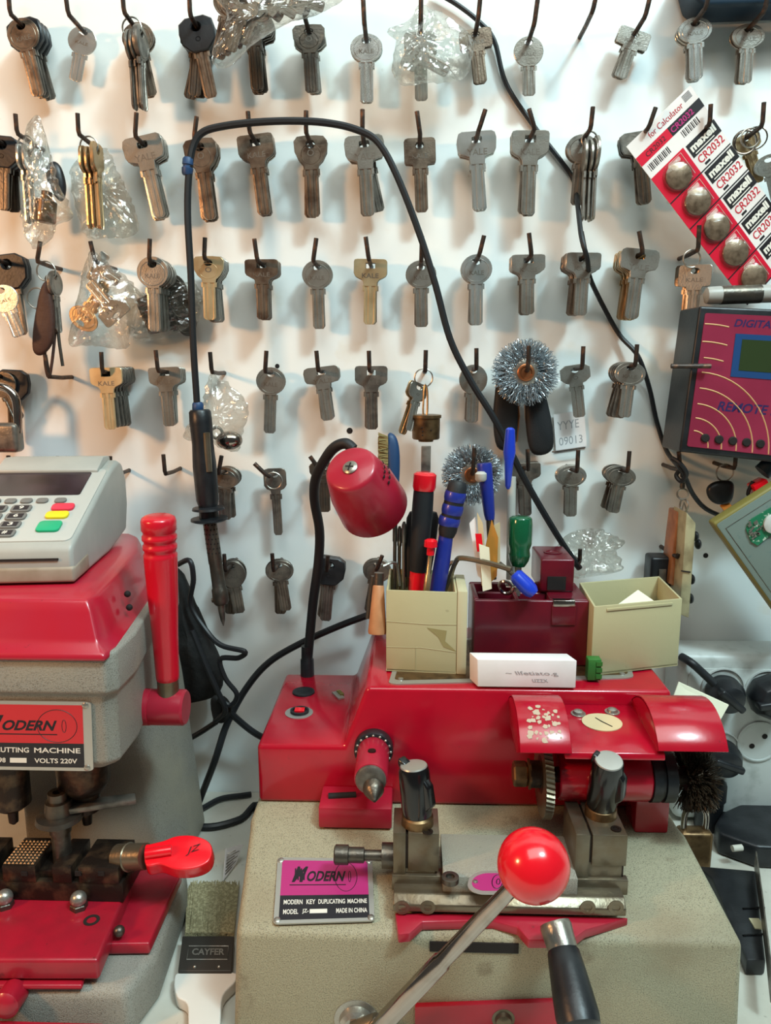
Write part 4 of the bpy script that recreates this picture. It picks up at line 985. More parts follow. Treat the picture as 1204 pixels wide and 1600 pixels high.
cord('pouch_loop', [(278, 882, -48), (296, 876, -56), (302, 905, -56), (298, 945, -50), (322, 985, -54), (345, 1008, -62), (382, 1018, -66), (372, 1028, -62), (344, 1030, -58), (352, 1060, -58), (370, 1085, -58), (360, 1102, -56), (340, 1092, -56)], 2.2, 'black cord looping out of the black pouch and doubling back', cat='cord')
cord('pouch_loop', [(300, 985, -60), (322, 1040, -62), (340, 1080, -62), (352, 1110, -60), (336, 1126, -52)], 2.4, 'black cord hanging from the middle of the black pouch to the knot', cat='cord')
# black pouch hanging behind the lever
def blob(outline, Yc, th, amp=1.5, sc=.03, nr=9, sub=4, seed=0., m='black_cloth', name='pouch', parent=None, exp=.5, fn=None):
    ol = spline([at(a, b, Yc) for a, b in outline], sub, True); c = sum(ol, V(0, 0, 0)) / len(ol); mb = MB(); rings = []
    def P(p, f, s):
        q = c + (p - c) * f; k = max(0, 1 - f * f) ** exp
        n1 = mnoise.noise(V(q.x * sc + seed, q.z * sc, s * 3 + seed)) + .5 * mnoise.noise(V(q.x * sc * 2.7 + seed, q.z * sc * 2.7, s * 5))
        return V(q.x + amp * .5 * n1, Yc + s * (th / 2 * k) + amp * n1 * (1 if f < .999 else .3), q.z)
    fr = [P_ for P_ in (.02, .2, .4, .58, .74, .87, .96)]
    for f in fr: rings.append([P(p, f, -1) for p in ol])
    rings.append([P(p, 1., 0) for p in ol])
    for f in reversed(fr): rings.append([P(p, f, 1) for p in ol])
    mb.loft(rings); return mb.build(name, m, parent, smooth=60)
o = blob([(262, 905), (285, 895), (300, 940), (325, 985), (348, 1050), (340, 1085), (300, 1098), (262, 1100)], -30, 34, 3, .05, m='black_cloth', name='cloth_pouch')
tag(o, 'crumpled black pouch hanging on the wall behind the red lever handle', 'pouch')
o = blob([(330, 1090), (350, 1088), (362, 1108), (352, 1128), (334, 1124)], -50, 12, 1.5, .1, name='cable_knot'); tag(o, 'tight black cable knot below the pouch', 'cable knot')

# ------------------------------------------------------------------ plastic bags and what is in them
def bag(outline, Yc, th, label, seed, ties=None, mt='bag_film'):
    ol = spline([at(a, b, Yc) for a, b in outline], 9, True); c = sum(ol, V(0, 0, 0)) / len(ol); mb = MB(); rings = []
    top = max(ol, key=lambda p: p.z)
    def P(p, f, s):
        q = c + (p - c) * f; k = max(0, 1 - f * f) ** .6
        g = math.atan2(q.x - top.x, top.z - q.z + 4)                  # folds fan out from where the bag hangs
        fold = math.sin(g * 13 + seed * 3 + s) * .55 + abs(math.sin(g * 7 + seed + q.z * .03)) * .8
        n = abs(mnoise.noise(V(q.x * .11 + seed, q.z * .11, s * 2 + seed))) * 2.2 + abs(mnoise.noise(V(q.x * .32 + seed, q.z * .32, s * 5))) * 1.4
        h = (fold + n - 1.2) * 1.6 * (1 if f < .99 else .25)
        e = mnoise.noise(V(p.x * .25 + seed, p.z * .25, 3)) * 2.2 * f
        return V(q.x + e, Yc + s * (th / 2 * k) + h, q.z + e * .6)
    fr = [.02] + [i / 14 for i in range(1, 14)] + [.97]
    for f in fr: rings.append([P(p, f, -1) for p in ol])
    rings.append([P(p, 1., 0) for p in ol])
    for f in reversed(fr): rings.append([P(p, f, 1) for p in ol])
    mb.loft(rings); return tag(mb.build('plastic_bag', mt, None, smooth=24), label, 'plastic bag')
bag([(655, 6), (668, 12), (700, 26), (738, 62), (728, 118), (700, 128), (668, 130), (630, 133), (612, 105), (618, 62), (605, 48), (640, 30)], -33, 22, 'clear crinkled plastic bag holding silver keys, top row centre', 1.3)
bag([(330, -14), (400, -20), (470, -18), (538, -6), (506, 16), (455, 32), (404, 62), (352, 106), (330, 92), (345, 50), (352, 20)], -56, 22, 'clear plastic bag stuffed with bronze keys at the top edge of the wall', 4.1)
bag([(36, 214), (58, 180), (76, 232), (88, 280), (112, 338), (88, 352), (82, 372), (52, 388), (34, 345), (36, 300), (42, 260)], -44, 18, 'torn clear plastic bag beside the black fob, second row far left', 7.7)
bag([(140, 236), (168, 232), (178, 256), (200, 300), (217, 345), (208, 368), (170, 372), (132, 366), (112, 300), (112, 260)], -16, 16, 'clear plastic bag with shiny folds behind the edge-on golden keys', 9.2)
bag([(141, 392), (156, 400), (178, 420), (205, 440), (214, 470), (208, 520), (196, 545), (150, 540), (108, 538), (116, 490), (126, 440)], -42, 22, 'clear plastic bag with two flat key heads, third row left', 12.5)
bag([(200, 440), (225, 470), (262, 450), (298, 440), (316, 462), (312, 500), (280, 520), (236, 532), (204, 525), (196, 480)], -12, 14, 'clear plastic bag of dark keys behind the round keys, third row', 15.1)
bag([(331, 580), (345, 592), (372, 612), (388, 640), (378, 680), (372, 705), (345, 700), (320, 684), (300, 690), (286, 676), (312, 640), (322, 604)], -36, 18, 'clear plastic bag with a small chrome lock hanging behind the soldering iron', 18.4)
bag([(872, 850), (892, 832), (925, 826), (955, 834), (976, 848), (962, 862), (972, 890), (930, 900), (890, 902), (866, 880)], -34, 22, 'crumpled clear plastic bag behind the cream box', 21.9)
def loose(kind, metal, a, b, Y, label, group=None, yaw=0.):
    h = at(*a, Y); e = at(*b, Y); v = e - h
    put_key(kind, metal, h, math.atan2(v.x, -v.z), math.hypot(v.x, v.z) / BL, yaw, label, group)
loose('square', 'steel_bright', (642, 80), (700, 112), -32, 'wide silver key lying slanted inside the plastic bag, top row centre')
for i in range(5): loose('round', 'bronze', (362 + 9 * i, -6 + 4 * i), (340 + 9 * i, 92 - 6 * i), -52 - 2.7 * (i % 3), 'bronze key slanting inside the big plastic bag at the top', 'bronze keys in the top bag')
for i in range(4): loose('small', 'dull_grey', (410 + 20 * i, 6 - 2 * i), (440 + 22 * i, 30 - 6 * i), -56 - 2.6 * (i % 2), 'grey key lying flat inside the big plastic bag at the top', 'grey keys in the top bag')
loose('round', 'brass_warm', (126, 505), (166, 442), -40, 'pale key with round head down in the plastic bag, third row left')
loose('square', 'nickel', (182, 492), (140, 440), -44, 'silver square key head down in the plastic bag, third row left')
loose('square', 'nickel', (150, 415), (186, 440), -36, 'grey square key at the top inside the plastic bag, third row left')
for i in range(5): loose('round', 'dark_steel', (282 + 4 * i, 448 + 13 * i), (214 + 4 * i, 478 + 9 * i), -9 - 2.6 * (i % 3), 'dark key lying sideways in the bag behind the round keys', 'dark keys lying sideways in the bag')
t_ = thing('small_lock', 'small chrome egg-shaped lock inside the hanging plastic bag', 'lock')
p = at(358, 688, -36); MB().ball(p, 9.5, 24, 16, (1.15, .8, .8)).build('lock_body', 'chrome', t_); MB().torus(p + V(-10, 0, 6), (0, 1, 0), 4.5, 1.2).build('lock_ring', 'nickel', t_); settle(t_)
o = MB().lathe(at(70, 348, -38), V(.15, 0, 1), [(0, 7), (1, 8), (16, 8), (17, 7), (17.2, 4), (23, 4), (23.5, 3)], 28).build('lock_cylinder', 'brass_lock'); tag(o, 'small brass lock cylinder inside the torn plastic bag', 'lock cylinder')
o = blob([(84, 252), (96, 262), (103, 290), (100, 312), (90, 312), (76, 290), (72, 262)], -28, 9, .4, .05, m='black_plastic', name='key_fob'); tag(o, 'dark blue-black teardrop key fob beside the torn bag, second row', 'key fob')
# leather fob bunch
rc, rr = HOOKS[3][1]['rc']
t_ = thing('leather_fob', 'long brown leather key fob hanging on the ring, third row left', 'key fob')
blob([(70, 440), (80, 455), (86, 500), (82, 535), (68, 554), (54, 552), (52, 530), (58, 480)], -36, 7, .5, .05, m='brown_leather', name='leather', parent=t_, exp=.22)
MB().tube([at(73, 442, -35), at(74, 432, -33), rc + V(0, -1, -rr + 1)], 1.4, 8).build('loop', 'dark_steel', t_)
MB().tube([at(a, b, -36) for a, b in ((58, 482), (56, 530), (66, 546), (78, 530), (80, 500))], .4, 5, smooth=5).build('stitching', 'bronze', t_)
settle(t_)
t_ = thing('strap_loop', 'thin dark leather strap loop dangling below the leather fob', 'strap')
MB().tube([at(a, b, -31) for a, b in ((80, 470), (74, 520), (70, 560), (76, 590), (82, 560), (88, 500))], 1.2, 6, smooth=5).build('strap', 'brown_leather', t_)
MB().tube([at(a, b, -31) for a, b in ((88, 480), (92, 530), (98, 572))], 1.3, 6, smooth=5).build('strap_end', 'dark_steel', t_); settle(t_)
o = MB().torus(at(58, 466, -33), (0, 1, 0), 8, .7).build('key_ring', 'nickel'); tag(o, 'second wire ring left of the leather fob', 'key ring')
# padlock at the far left
t_ = thing('padlock', 'old chrome padlock with long shackle at the left edge above the terminal', 'padlock')
MB().tube([at(a, b, -38) for a, b in ((-26, 680), (-24, 640), (-10, 608), (8, 606), (24, 622), (28, 655), (28, 676))], 3.4, 14, smooth=6).build('shackle', 'chrome', t_)
p = at(2, 690, -38)
MB().box(at(0, 672, -38) + V(0, 0, -6), (34, 14, 24)).build('lock_body', 'dull_grey', t_, bev=4, seg=4)
settle(t_)
loose('plastic', 'dark_steel', (20, 592), (24, 690), -12, 'black-headed key hanging behind the chrome padlock, fourth row')
loose('oval', 'steel_bright', (2, 455), (30, 526), -50, 'shiny pale key slanting in front of the black-headed key, third row far left')
# brass cylinder lock with its keys
t_ = thing('cylinder_lock', 'old brass cylinder lock hanging on a key ring, fourth row centre', 'lock')
p = at(665, 690, -30)
MB().lathe(p, (0, 0, 1), [(0, 4), (0.1, 6), (2, 6.4), (2.1, 10.6), (3, 11.2), (19, 11.4), (19.4, 12.4), (21.6, 12.4), (22, 11.4)], 40).build('lock_body', 'brass_lock', t_)
rc, rr = HOOKS[4][8]['rc']
MB().tube([p + V(-2, 0, 21), p + V(-2.5, 0, 27), rc + V(1, 0, -rr + 1), rc + V(3, 0, -rr - 3), p + V(1, 0, 27), p + V(.5, 0, 21)], .9, 6, smooth=4).build('wire_loop', 'brass_warm', t_)
mb = MB()
for i, (dx_, dz) in enumerate(((-3, 9), (-3.5, 12), (-3, 6), (4, 10))): mb.ball(p + V(dx_, -11.2, dz), .6, 8, 6)
mb.build('pin_hole', 'hole_dark', t_); settle(t_)
loose('small', 'brass_warm', (652, 606), (624, 677), -26, 'small golden key on the ring beside the brass cylinder lock', yaw=.5)
loose('small', 'nickel', (654, 606), (634, 672), -32, 'small silver key on the ring beside the brass cylinder lock', yaw=.7)
# wire wheels on the wall
def shaggy(c, r0, r1, n, seed):
    rnd = random.Random(seed); mb = MB()
    for i in range(n):
        th = rnd.uniform(0, 2 * math.pi); L = r1 * rnd.choice((rnd.uniform(.55, .9), rnd.uniform(.88, 1.03))); y0 = rnd.uniform(-4.5, 4.5); y1 = y0 * 1.6 - rnd.uniform(0, 2)
        t1 = th + rnd.uniform(-.16, .16); ph = rnd.uniform(0, 6.28); am = rnd.uniform(.3, .8); pts = []
        for q in range(9):
            f = q / 8; rr_ = r0 + (L - r0) * f; tt = th + (t1 - th) * f; w_ = am * math.sin(q * 1.9 + ph)
            pts.append(c + V(math.cos(tt) * rr_ - math.sin(tt) * w_, y0 + (y1 - y0) * f + am * math.cos(q * 1.9 + ph), math.sin(tt) * rr_ + math.cos(tt) * w_))
        mb.tube(pts, .26, 3)
    return mb
def wall_wheel(px, py, rpx, Y, label, seed):
    c = at(px, py, Y); r = rpx * pxs(Y, py); t_ = thing('round_wire_brush', label, 'wire brush wheel')
    shaggy(c, r * .33, r, 1500, seed).build('bristles', 'wire_steel', t_)
    MB().lathe(c + V(0, 4.2, 0), (0, -1, 0), [(0, r * .2), (0, r * .42), (1, r * .43), (7.5, r * .42), (8.6, r * .36), (8.8, r * .26), (6, r * .22), (6, r * .2)], 44).build('hub_plate', 'nickel', t_)
    MB().lathe(c + V(0, 4, 0), (0, -1, 0), [(0, r * .17), (0, r * .26), (9.4, r * .26), (9.8, r * .24), (9.8, r * .18), (9, r * .17)], 36).build('bush', 'copper', t_)
    settle(t_)
wall_wheel(820, 582, 51, -30, 'round steel wire brush wheel with copper bush, hanging on the fourth row', 11)
wall_wheel(737, 741, 47, -30, 'round steel wire brush wheel behind the blue-handled tools, fifth row', 12)
# pliers behind the upper wheel
t_ = thing('pliers', 'black-handled pliers hanging behind the upper wire brush wheel', 'pliers')
def grip(pts, par, nm='grip'): return blob(pts, -17, 9, .3, .04, m='black_rubber', name=nm, parent=par, exp=.35)
grip([(778, 590), (800, 588), (808, 630), (806, 690), (795, 704), (776, 698), (770, 660), (772, 620)], t_)
grip([(824, 592), (844, 596), (858, 640), (865, 690), (856, 708), (834, 710), (824, 690), (820, 640)], t_)
MB().tube([at(806, 600, -15), at(810, 650, -15), at(806, 690, -15)], 1.3, 8).build('handle_edge', 'copper', t_)
MB().tube([at(819, 600, -15), at(822, 650, -15), at(828, 690, -15)], 1.6, 8).build('handle_edge', 'nickel', t_)
MB().lathe(at(815, 590, -12), (0, -1, 0), [(0, 10), (5, 10), (6, 8)], 26).build('pivot', 'dark_steel', t_)
settle(t_)
# handwritten note
t_ = thing('paper_note', 'small white paper note with faint handwriting pinned behind the angular-headed key', 'paper note')
q = Quad(at(868, 704, -2), at(916, 697, -2), at(864, 648, -2), at(912, 640, -2)); mb = MB(); q.slab(mb, 0, 0, 1, 1, 0, .5); mb.build('sheet', 'white_card', t_)
mb = MB(); q.text(mb, 'YYYE', .1, .55, .8, .78, .6); q.text(mb, '09013', .12, .12, .88, .34, .6); mb.build('handwriting', 'faint_pencil', t_); settle(t_)
o = MB().tube([at(862, 706, -8), at(914, 699, -8)], .6, 6).build('wire_pin', 'iron'); tag(o, 'thin straight wire along the bottom of the handwritten note', 'wire')

# ------------------------------------------------------------------ coin cell card
card = thing('battery_card', 'slanting red and white card of five coin cell batteries hung on the wall', 'battery card')
YC = -36.0
q = Quad(at(1167, 477, YC), at(1250, 384, YC), at(978, 229, YC), at(1078, 133, YC))
mb = MB(); q.slab(mb, 0, 0, 1, 1, -.6, 0); mb.build('backing', 'card_white', card)
mb = MB(); q.slab(mb, 0, 0, .52, .80, 0, .12); mb.build('red_panel', 'card_red', card)
red = MB(); blk = MB(); wht = MB(); dr = MB(); rp = MB()
q.slab(blk, .50, .875, 1, .925, 0, .12); q.slab(red, 0, .875, .50, .925, 0, .12)
q.text(rp, 'CR2032', .52, .885, .86, .915, .25, bold=.02); q.text(blk, 'CR2032', .12, .888, .42, .912, .25)
cl = MB(); q.text(cl, 'for Calculator', .28, .945, .80, .975, .2)
for k in range(15): q.slab(blk, .06 + .022 * k, .825, .06 + .022 * k + (.012 if k % 3 else .006), .86, 0, .15)
for k in range(12): q.slab(blk, .60 + .022 * k, .83, .60 + .022 * k + (.012 if k % 2 else .006), .865, 0, .15)
for k in range(6): q.slab(blk, .84, .955 + .006 * k, .95, .958 + .006 * k, 0, .15)
for k in range(5):
    tt = .80 - .16 * k; b0 = tt - .155
    q.slab(blk, .55, tt - .078, 1, tt - .006, 0, .15); q.slab(blk, 0, b0 - .004, 1, b0 + .002, 0, .3)
    q.text(wht, 'maxell', .58, tt - .055, .96, tt - .014, .3, bold=.045)
    q.slab(wht, .60, tt - .070, .90, tt - .065, .15, .25)
    q.text(dr, 'CR2032', .58, tt - .125, .97, tt - .085, .2, bold=.01)
    q.slab(blk, .62, b0 + .01, .70, b0 + .022, 0, .15)
    q.line(wht, [(.22, b0 + .02), (.22, b0 + .125), (.27, b0 + .145), (.46, b0 + .145), (.46, b0 + .02)], .22, .2, 4)
    for w_ in range(5): q.slab(wht, .25, b0 + .122 + .0038 * w_, .42, b0 + .124 + .0038 * w_, .1, .22)
red.build('red_band', 'card_red', card); blk.build('black_print', 'card_black', card); wht.build('white_print', 'print_white', card); dr.build('red_lettering', 'print_red', card); cl.build('header_lettering', 'print_red', card); rp.build('magenta_lettering', 'plate_pink', card)
for k in range(5):
    c = q.p(.27, .715 - .16 * k, 0)
    MB().lathe(c + q.n * .3, q.n, [(0, 8.6), (.4, 9.6), (2.6, 9.6), (3.0, 9.0)], 40).build('coin_cell', 'coin_metal', card)
    MB().lathe(c + q.n * .2, q.n, [(0, 11.6), (.2, 11.2), (3.4, 10.6), (4.4, 9.2), (4.5, .1)], 40).build('blister', 'blister_film', card)
settle(card)
mb = MB(); mb.torus(at(1163, 222, -24), (.2, 1, 0), 8.4, .7); mb.torus(at(1164, 223, -22.4), (-.1, 1, .1), 8.4, .7); mb.torus(at(1180, 216, -22), (.5, 1, 0), 8, .6); o = mb.build('split_ring', 'chrome'); tag(o, 'wide shiny split ring beside the card, second row far right', 'key ring')
loose('round', 'nickel', (1200, 250), (1216, 320), -20, 'large silver key at the right edge beside the battery card')
loose('square', 'nickel', (1086, 424), (1078, 510), -30, 'silver square-headed front key on the ring left of the magenta device', yaw=-.5)
loose('square', 'bronze', (1080, 424), (1072, 508), -22, 'bronze key behind the silver one on the ring left of the magenta device', yaw=-.6)
# ------------------------------------------------------------------ magenta remote device
dev = thing('remote_copier', 'magenta handheld device with small green display hung at the right edge', 'electronic device')
YD = -60.0
q = Quad(at(1061, 706, YD), at(1350, 738, YD), at(1093, 478, YD), at(1368, 490, YD))
bk = [p_ + V(-2, 38, 0) for p_ in (q.a, q.b, q.d, q.c)]
mb = MB().loft([[q.a, q.b, q.d, q.c], [p_ + V(0, 2, 0) for p_ in (q.a, q.b, q.d, q.c)], bk]); mb.build('case', 'black_plastic', dev, bev=3, seg=4)
mb = MB(); q.poly(mb, rrect(.035, .045, .965, .955, .012), 0, .5); mb.build('faceplate', 'device_magenta', dev)
bl_ = MB(); q.slab(bl_, .22, .545, .80, .83, .5, .9); bl_.build('display_frame', 'device_blue', dev)
mb = MB(); q.slab(mb, .26, .59, .76, .795, .9, 1.1); mb.build('display', 'lcd_green', dev)
mb = MB()
for r_, a0, a1 in ((.11, -5, 92), (.20, -5, 92), (.30, -5, 92), (.41, -8, 92), (.52, -10, 92)):
    ol = [(max(.04, .06 + r_ * .80 * math.cos(R(a))), .05 + r_ * .98 * math.sin(R(a))) for a in range(0, 95, 6)]
    q.line(mb, ol, .75, .25, 4)
for k in range(2):
    pass
for r_, a0, a1 in ((.62, 77, 90), (.73, 78, 92), (.85, 80, 92)):
    q.line(mb, [(max(.04, .06 + r_ * .80 * math.cos(R(a0 + (a1 - a0) * i / 8))), .05 + r_ * .98 * math.sin(R(a0 + (a1 - a0) * i / 8))) for i in range(9)], .75, .25, 4)
mb.build('wave_print', 'device_cream', dev)
mb = MB()
for k in range(5): mb.lathe(q.p(.125 + .075 * k, .115, .4), q.n, [(0, 3.3), (1, 3.3), (1.6, 2.6)], 20)
mb.build('button', 'hole_dark', dev)
mb = MB(); q.text(mb, 'DIGITAL CO', .205, .875, .56, .925, .6, shear=.25, bold=.02); q.text(mb, 'REMOTE MASTER', .17, .31, .72, .375, .6, shear=.25, bold=.02)
mb.build('lettering', 'text_navy', dev); settle(dev)
o = MB().tube([at(1048, 572, -64), at(1110, 572, -66)], 1.8, 8).build('retaining_hook', 'iron'); tag(o, 'dark straight hook end lying across the left edge of the magenta device', 'hook')
t_ = thing('marker_pen', 'grey metal tube lying on top of the magenta device', 'pen')
a, b = at(1100, 462, -40), at(1225, 458, -40); L = (b - a).length
MB().lathe(a, b - a, [(0, 3), (1.5, 6), (4, 6.6), (12, 6.8), (L, 6.8)], 24).build('barrel', 'pos_grey', t_)
MB().lathe(a + (b - a) * .2, b - a, [(0, 7.0), (30, 7.0)], 24).build('band', 'dark_steel', t_); settle(t_)
# teal case at the top right
t_ = thing('teal_case', 'dark teal case at the top right corner of the wall', 'case')
q = Quad(at(1078, -2, -34), at(1300, 2, -34), at(1072, -60, -34), at(1300, -60, -34)); mb = MB(); mb.loft([[q.a + V(4, 0, 0), q.a + V(12, 0, -5), q.b, q.d, q.c], [p_ + V(0, 31, 0) for p_ in (q.a + V(4, 0, 0), q.a + V(12, 0, -5), q.b, q.d, q.c)]]).build('shell', 'teal_case', t_, bev=3, seg=3)
q2 = Quad(at(1074, 22, -57), at(1300, 24, -57), at(1074, 14, -57)); mb = MB(); q2.slab(mb, .12, 0, 1, .6, 0, 2); settle(t_)
# ------------------------------------------------------------------ hanging things on the right
t_ = thing('car_key', 'black-headed car key hanging on a ring under the magenta device', 'key')
rc, rr = HOOKS[5][12]['rc']
blob([(1104, 762), (1118, 752), (1142, 752), (1146, 765), (1140, 785), (1120, 788), (1106, 778)], -32, 9, .3, .05, m='black_plastic', name='key_head', parent=t_, exp=.4)
a, b = at(1130, 786, -31), at(1158, 822, -31); d = (b - a).normalized(); w_ = V(-d.z, 0, d.x) * 3.6
MB().loft([[a - w_ + V(0, k, 0), a + w_ + V(0, k, 0), b + w_ + V(0, k, 0), b - w_ + V(0, k, 0)] for k in (-1, 1)]).build('blade', 'orange_plate', t_, bev=.3)
settle(t_)
t_ = thing('circuit_case', 'grey-green case with yellow rim and a small circuit board, right edge', 'case')
YG = -74.0
P = [at(1113, 818, YG), at(1240, 738, YG), at(1345, 890, YG), at(1232, 985, YG)]
n_ = V(0, -1, 0)
q = Quad(P[3], P[2], P[0], P[1])
mb = MB().loft([P, [p_ + V(0, 12, 0) for p_ in P]]); mb.build('rim', 'case_yellow', t_, bev=2, seg=3)
mb = MB(); q.poly(mb, rrect(.02, .02, .98, .98, .02), -.2, .7); mb.build('lid', 'case_greygreen', t_, bev=.4)
mb = MB(); q.line(mb, [(.08, .08), (.92, .08), (.92, .92), (.08, .92)], .35, .8, 4, True); mb.build('lid_line', 'dull_grey', t_)
c = at(1185, 816, YG); ol = [at(a_, b_, YG - .6) for a_, b_ in ((1164, 826), (1170, 812), (1204, 792), (1222, 796), (1226, 816), (1182, 852), (1172, 846))]
pc = MB().loft([ol, [p_ + V(0, -1.4, 0) for p_ in ol]]).build('circuit_board', 'pcb_green', t_)
MB().lathe(at(1207, 818, YG - 2), (0, -1, 0), [(0, 7.5), (2, 7.5), (2.4, 6.8)], 32).build('coin_cell', 'socket_white', pc)
mb = MB(); rnd = random.Random(8)
for i in range(26):
    a_, b_ = rnd.uniform(1170, 1196), rnd.uniform(812, 842)
    mb.box(at(a_, b_, YG - 2.4), (rnd.uniform(.8, 2.2), 1, rnd.uniform(.8, 3)), Matrix.Rotation(R(50), 3, 'Y'))
mb.build('chip', 'nickel', pc); settle(t_)
t_ = thing('red_plug', 'small red and dark part wedged behind the grey-green case', 'plug')
MB().box(at(1186, 762, -40), (12, 14, 12), Matrix.Rotation(R(-30), 3, 'Y')).build('red_cap', 'red_plastic', t_, bev=1.2)
MB().tube([at(1180, 780, -40), at(1168, 772, -40), at(1176, 752, -40)], 1.6, 8, smooth=4).build('wire', 'cable_black', t_)
MB().cyl(at(1190, 738, -40), at(1204, 725, -40), 7, 7, 18).build('dark_end', 'teal_case', t_); settle(t_)
t_ = thing('wooden_slab', 'orange-brown wooden bar hanging from the steel clip', 'wooden bar')
def bar(p4, Y, d, m, nm, par):
    P = [at(a, b, Y) for a, b in p4]; return MB().loft([P, [p_ + V(0, d, 0) for p_ in P]]).build(nm, m, par, bev=1)
bar([(1058, 800), (1072, 800), (1058, 918), (1044, 912)], -34, 22, 'wood_orange', 'bar', t_)
MB().tube([at(1064, 800, -26), at(1068, 785, -26), at(1073, 800, -26)], .8, 6).build('tie_wire', 'nickel', t_); settle(t_)
t_ = thing('worn_remote_board', 'worn cream strip standing edge-on with dark parts on its right side', 'board')
bar([(1072, 800), (1087, 818), (1076, 966), (1061, 960)], -52, 30, 'slab_cream', 'board', t_)
mb = MB(); 
for (a_, b_) in ((1086, 838), (1090, 850), (1080, 905), (1078, 935)): mb.ball(at(a_, b_, -40), 3.6, 10, 8, (.7, 1.4, 1.2))
mb.build('component', 'black_plastic', t_)
MB().box(at(1071, 893, -52.5), (7.5, 1, .9), Matrix.Rotation(R(8), 3, 'Y')).build('seam', 'hole_dark', t_); settle(t_)
t_ = thing('swivel_clip', 'small steel swivel clip holding the hanging bars, under the magenta device', 'clip')
MB().torus(at(1066, 772, -36), (.3, 1, 0), 4.2, .8, 24, 6).build('ring', 'nickel', t_)
MB().lathe(at(1065, 764, -38), (0, 0, 1), [(0, 1.2), (1, 2), (5, 2), (6, 1.2), (9, 1.2), (10, 2.4), (14, 2.2), (15, 1)], 16).build('swivel', 'dark_steel', t_)
MB().torus(at(1068, 790, -34), (1, .3, 0), 5.2, .8, 24, 6).build('ring', 'nickel', t_); settle(t_)
t_ = thing('relay_box', 'small black box hanging on the hook right of the cream box', 'black box')
MB().box(at(1028, 890, -18), (19, 20, 26)).build('shell', 'black_plastic', t_, bev=2.5, seg=3); MB().box(at(1034, 902, -29), (6, 1, 14)).build('worn_face', 'dull_grey', t_, bev=.3); settle(t_)
cord('cord_wrap', [(1050, 716, -46), (1062, 724, -51), (1072, 740, -51), (1064, 752, -46), (1056, 742, -42), (1068, 730, -43)], 1.8, 'black cord wound round the hook under the magenta device', cat='cord')

# ------------------------------------------------------------------ power strip, plugs
ps = thing('power_strip', 'dirty white multi-way socket block fixed to the wall on the right', 'power strip')
YP = -42.0
q = Quad(V(at(1056, 1226, YP).x, YP, TZ + 4), V(at(1330, 1226, YP).x, YP, TZ + 4), V(at(1062, 1008, YP).x, YP, at(1062, 1022, YP).z))
mb = MB().loft([[q.a, q.b, q.d, q.c], [p_ + V(0, 40, 0) for p_ in (q.a, q.b, q.d, q.c)]]); mb.build('case', 'socket_white', ps, bev=7, seg=5, smooth=60)
mb = MB(); q.poly(mb, rrect(.05, .06, .95, .92, .06), -.1, 1.0); mb.build('raised_face', 'socket_white', ps, bev=.4)
rs = 33 * pxs(YP, 1120)
SO = [(1128, 1075), (1196, 1078), (1122, 1172), (1184, 1158), (1268, 1082), (1262, 1165)]
for i, (px, py) in enumerate(SO):
    c = at(px, py, YP - 1)
    so = MB().lathe(c, (0, -1, 0), [(0, rs), (1.6, rs), (1.8, rs - 1.2), (.2, rs - 1.6), (.2, .1)], 40).build('socket', 'socket_white', ps)
    mb = MB()
    for s in (-1, 1): mb.lathe(c + V(s * 5, 0, s * 4.5), (0, -1, 0), [(0, 2.3), (.5, 2.3)], 14)
    mb.build('socket_hole', 'hole_dark', so)
settle(ps)
def plug(px, py, label, tail=None, rot=0., big=1.):
    t_ = thing('power_plug', label, 'plug'); c = at(px, py, YP - 2.6)
    MB().lathe(c, (0, -1, 0), [(0, 13.5 * big), (5, 15 * big), (14, 14.6 * big), (22, 11 * big), (24, 7 * big)], 8 if big > 1 else 30).build('plug_body', 'black_plastic', t_, bev=1 if big > 1 else 0)
    MB().box(c + V(0, -20, 0), (26 * big, 12, 6), Matrix.Rotation(rot, 3, 'Y')).build('grip_rib', 'black_plastic', t_, bev=2, seg=3)
    if tail: MB().tube([c + V(0, -14, 0)] + [at(*p) for p in tail], 3.4, 10, smooth=5).build('lead', 'cable_black', t_)
    settle(t_)
plug(1126, 1078, 'round black plug in the upper left socket of the power strip', [(1098, 1052, -52), (1080, 1036, -50), (1064, 1026, -40)], R(40))
plug(1196, 1082, 'large angular black plug in the upper right socket of the power strip', None, R(-10), 1.25)
plug(1122, 1176, 'black plug in the lower left socket above the dark cylinder', None, R(20))
t_ = thing('paper_scrap', 'cream paper scrap tucked between the red machine and the power strip', 'paper')
q = Quad(at(1098, 1134, -96), at(1122, 1140, -96), at(1052, 1080, -86)); 
P = [at(1052, 1088, -96), at(1120, 1134, -96), at(1138, 1102, -90), at(1060, 1066, -90)]
MB().loft([P, [p_ + V(0, .8, .3) for p_ in P]]).build('sheet', 'paper', t_); settle(t_)
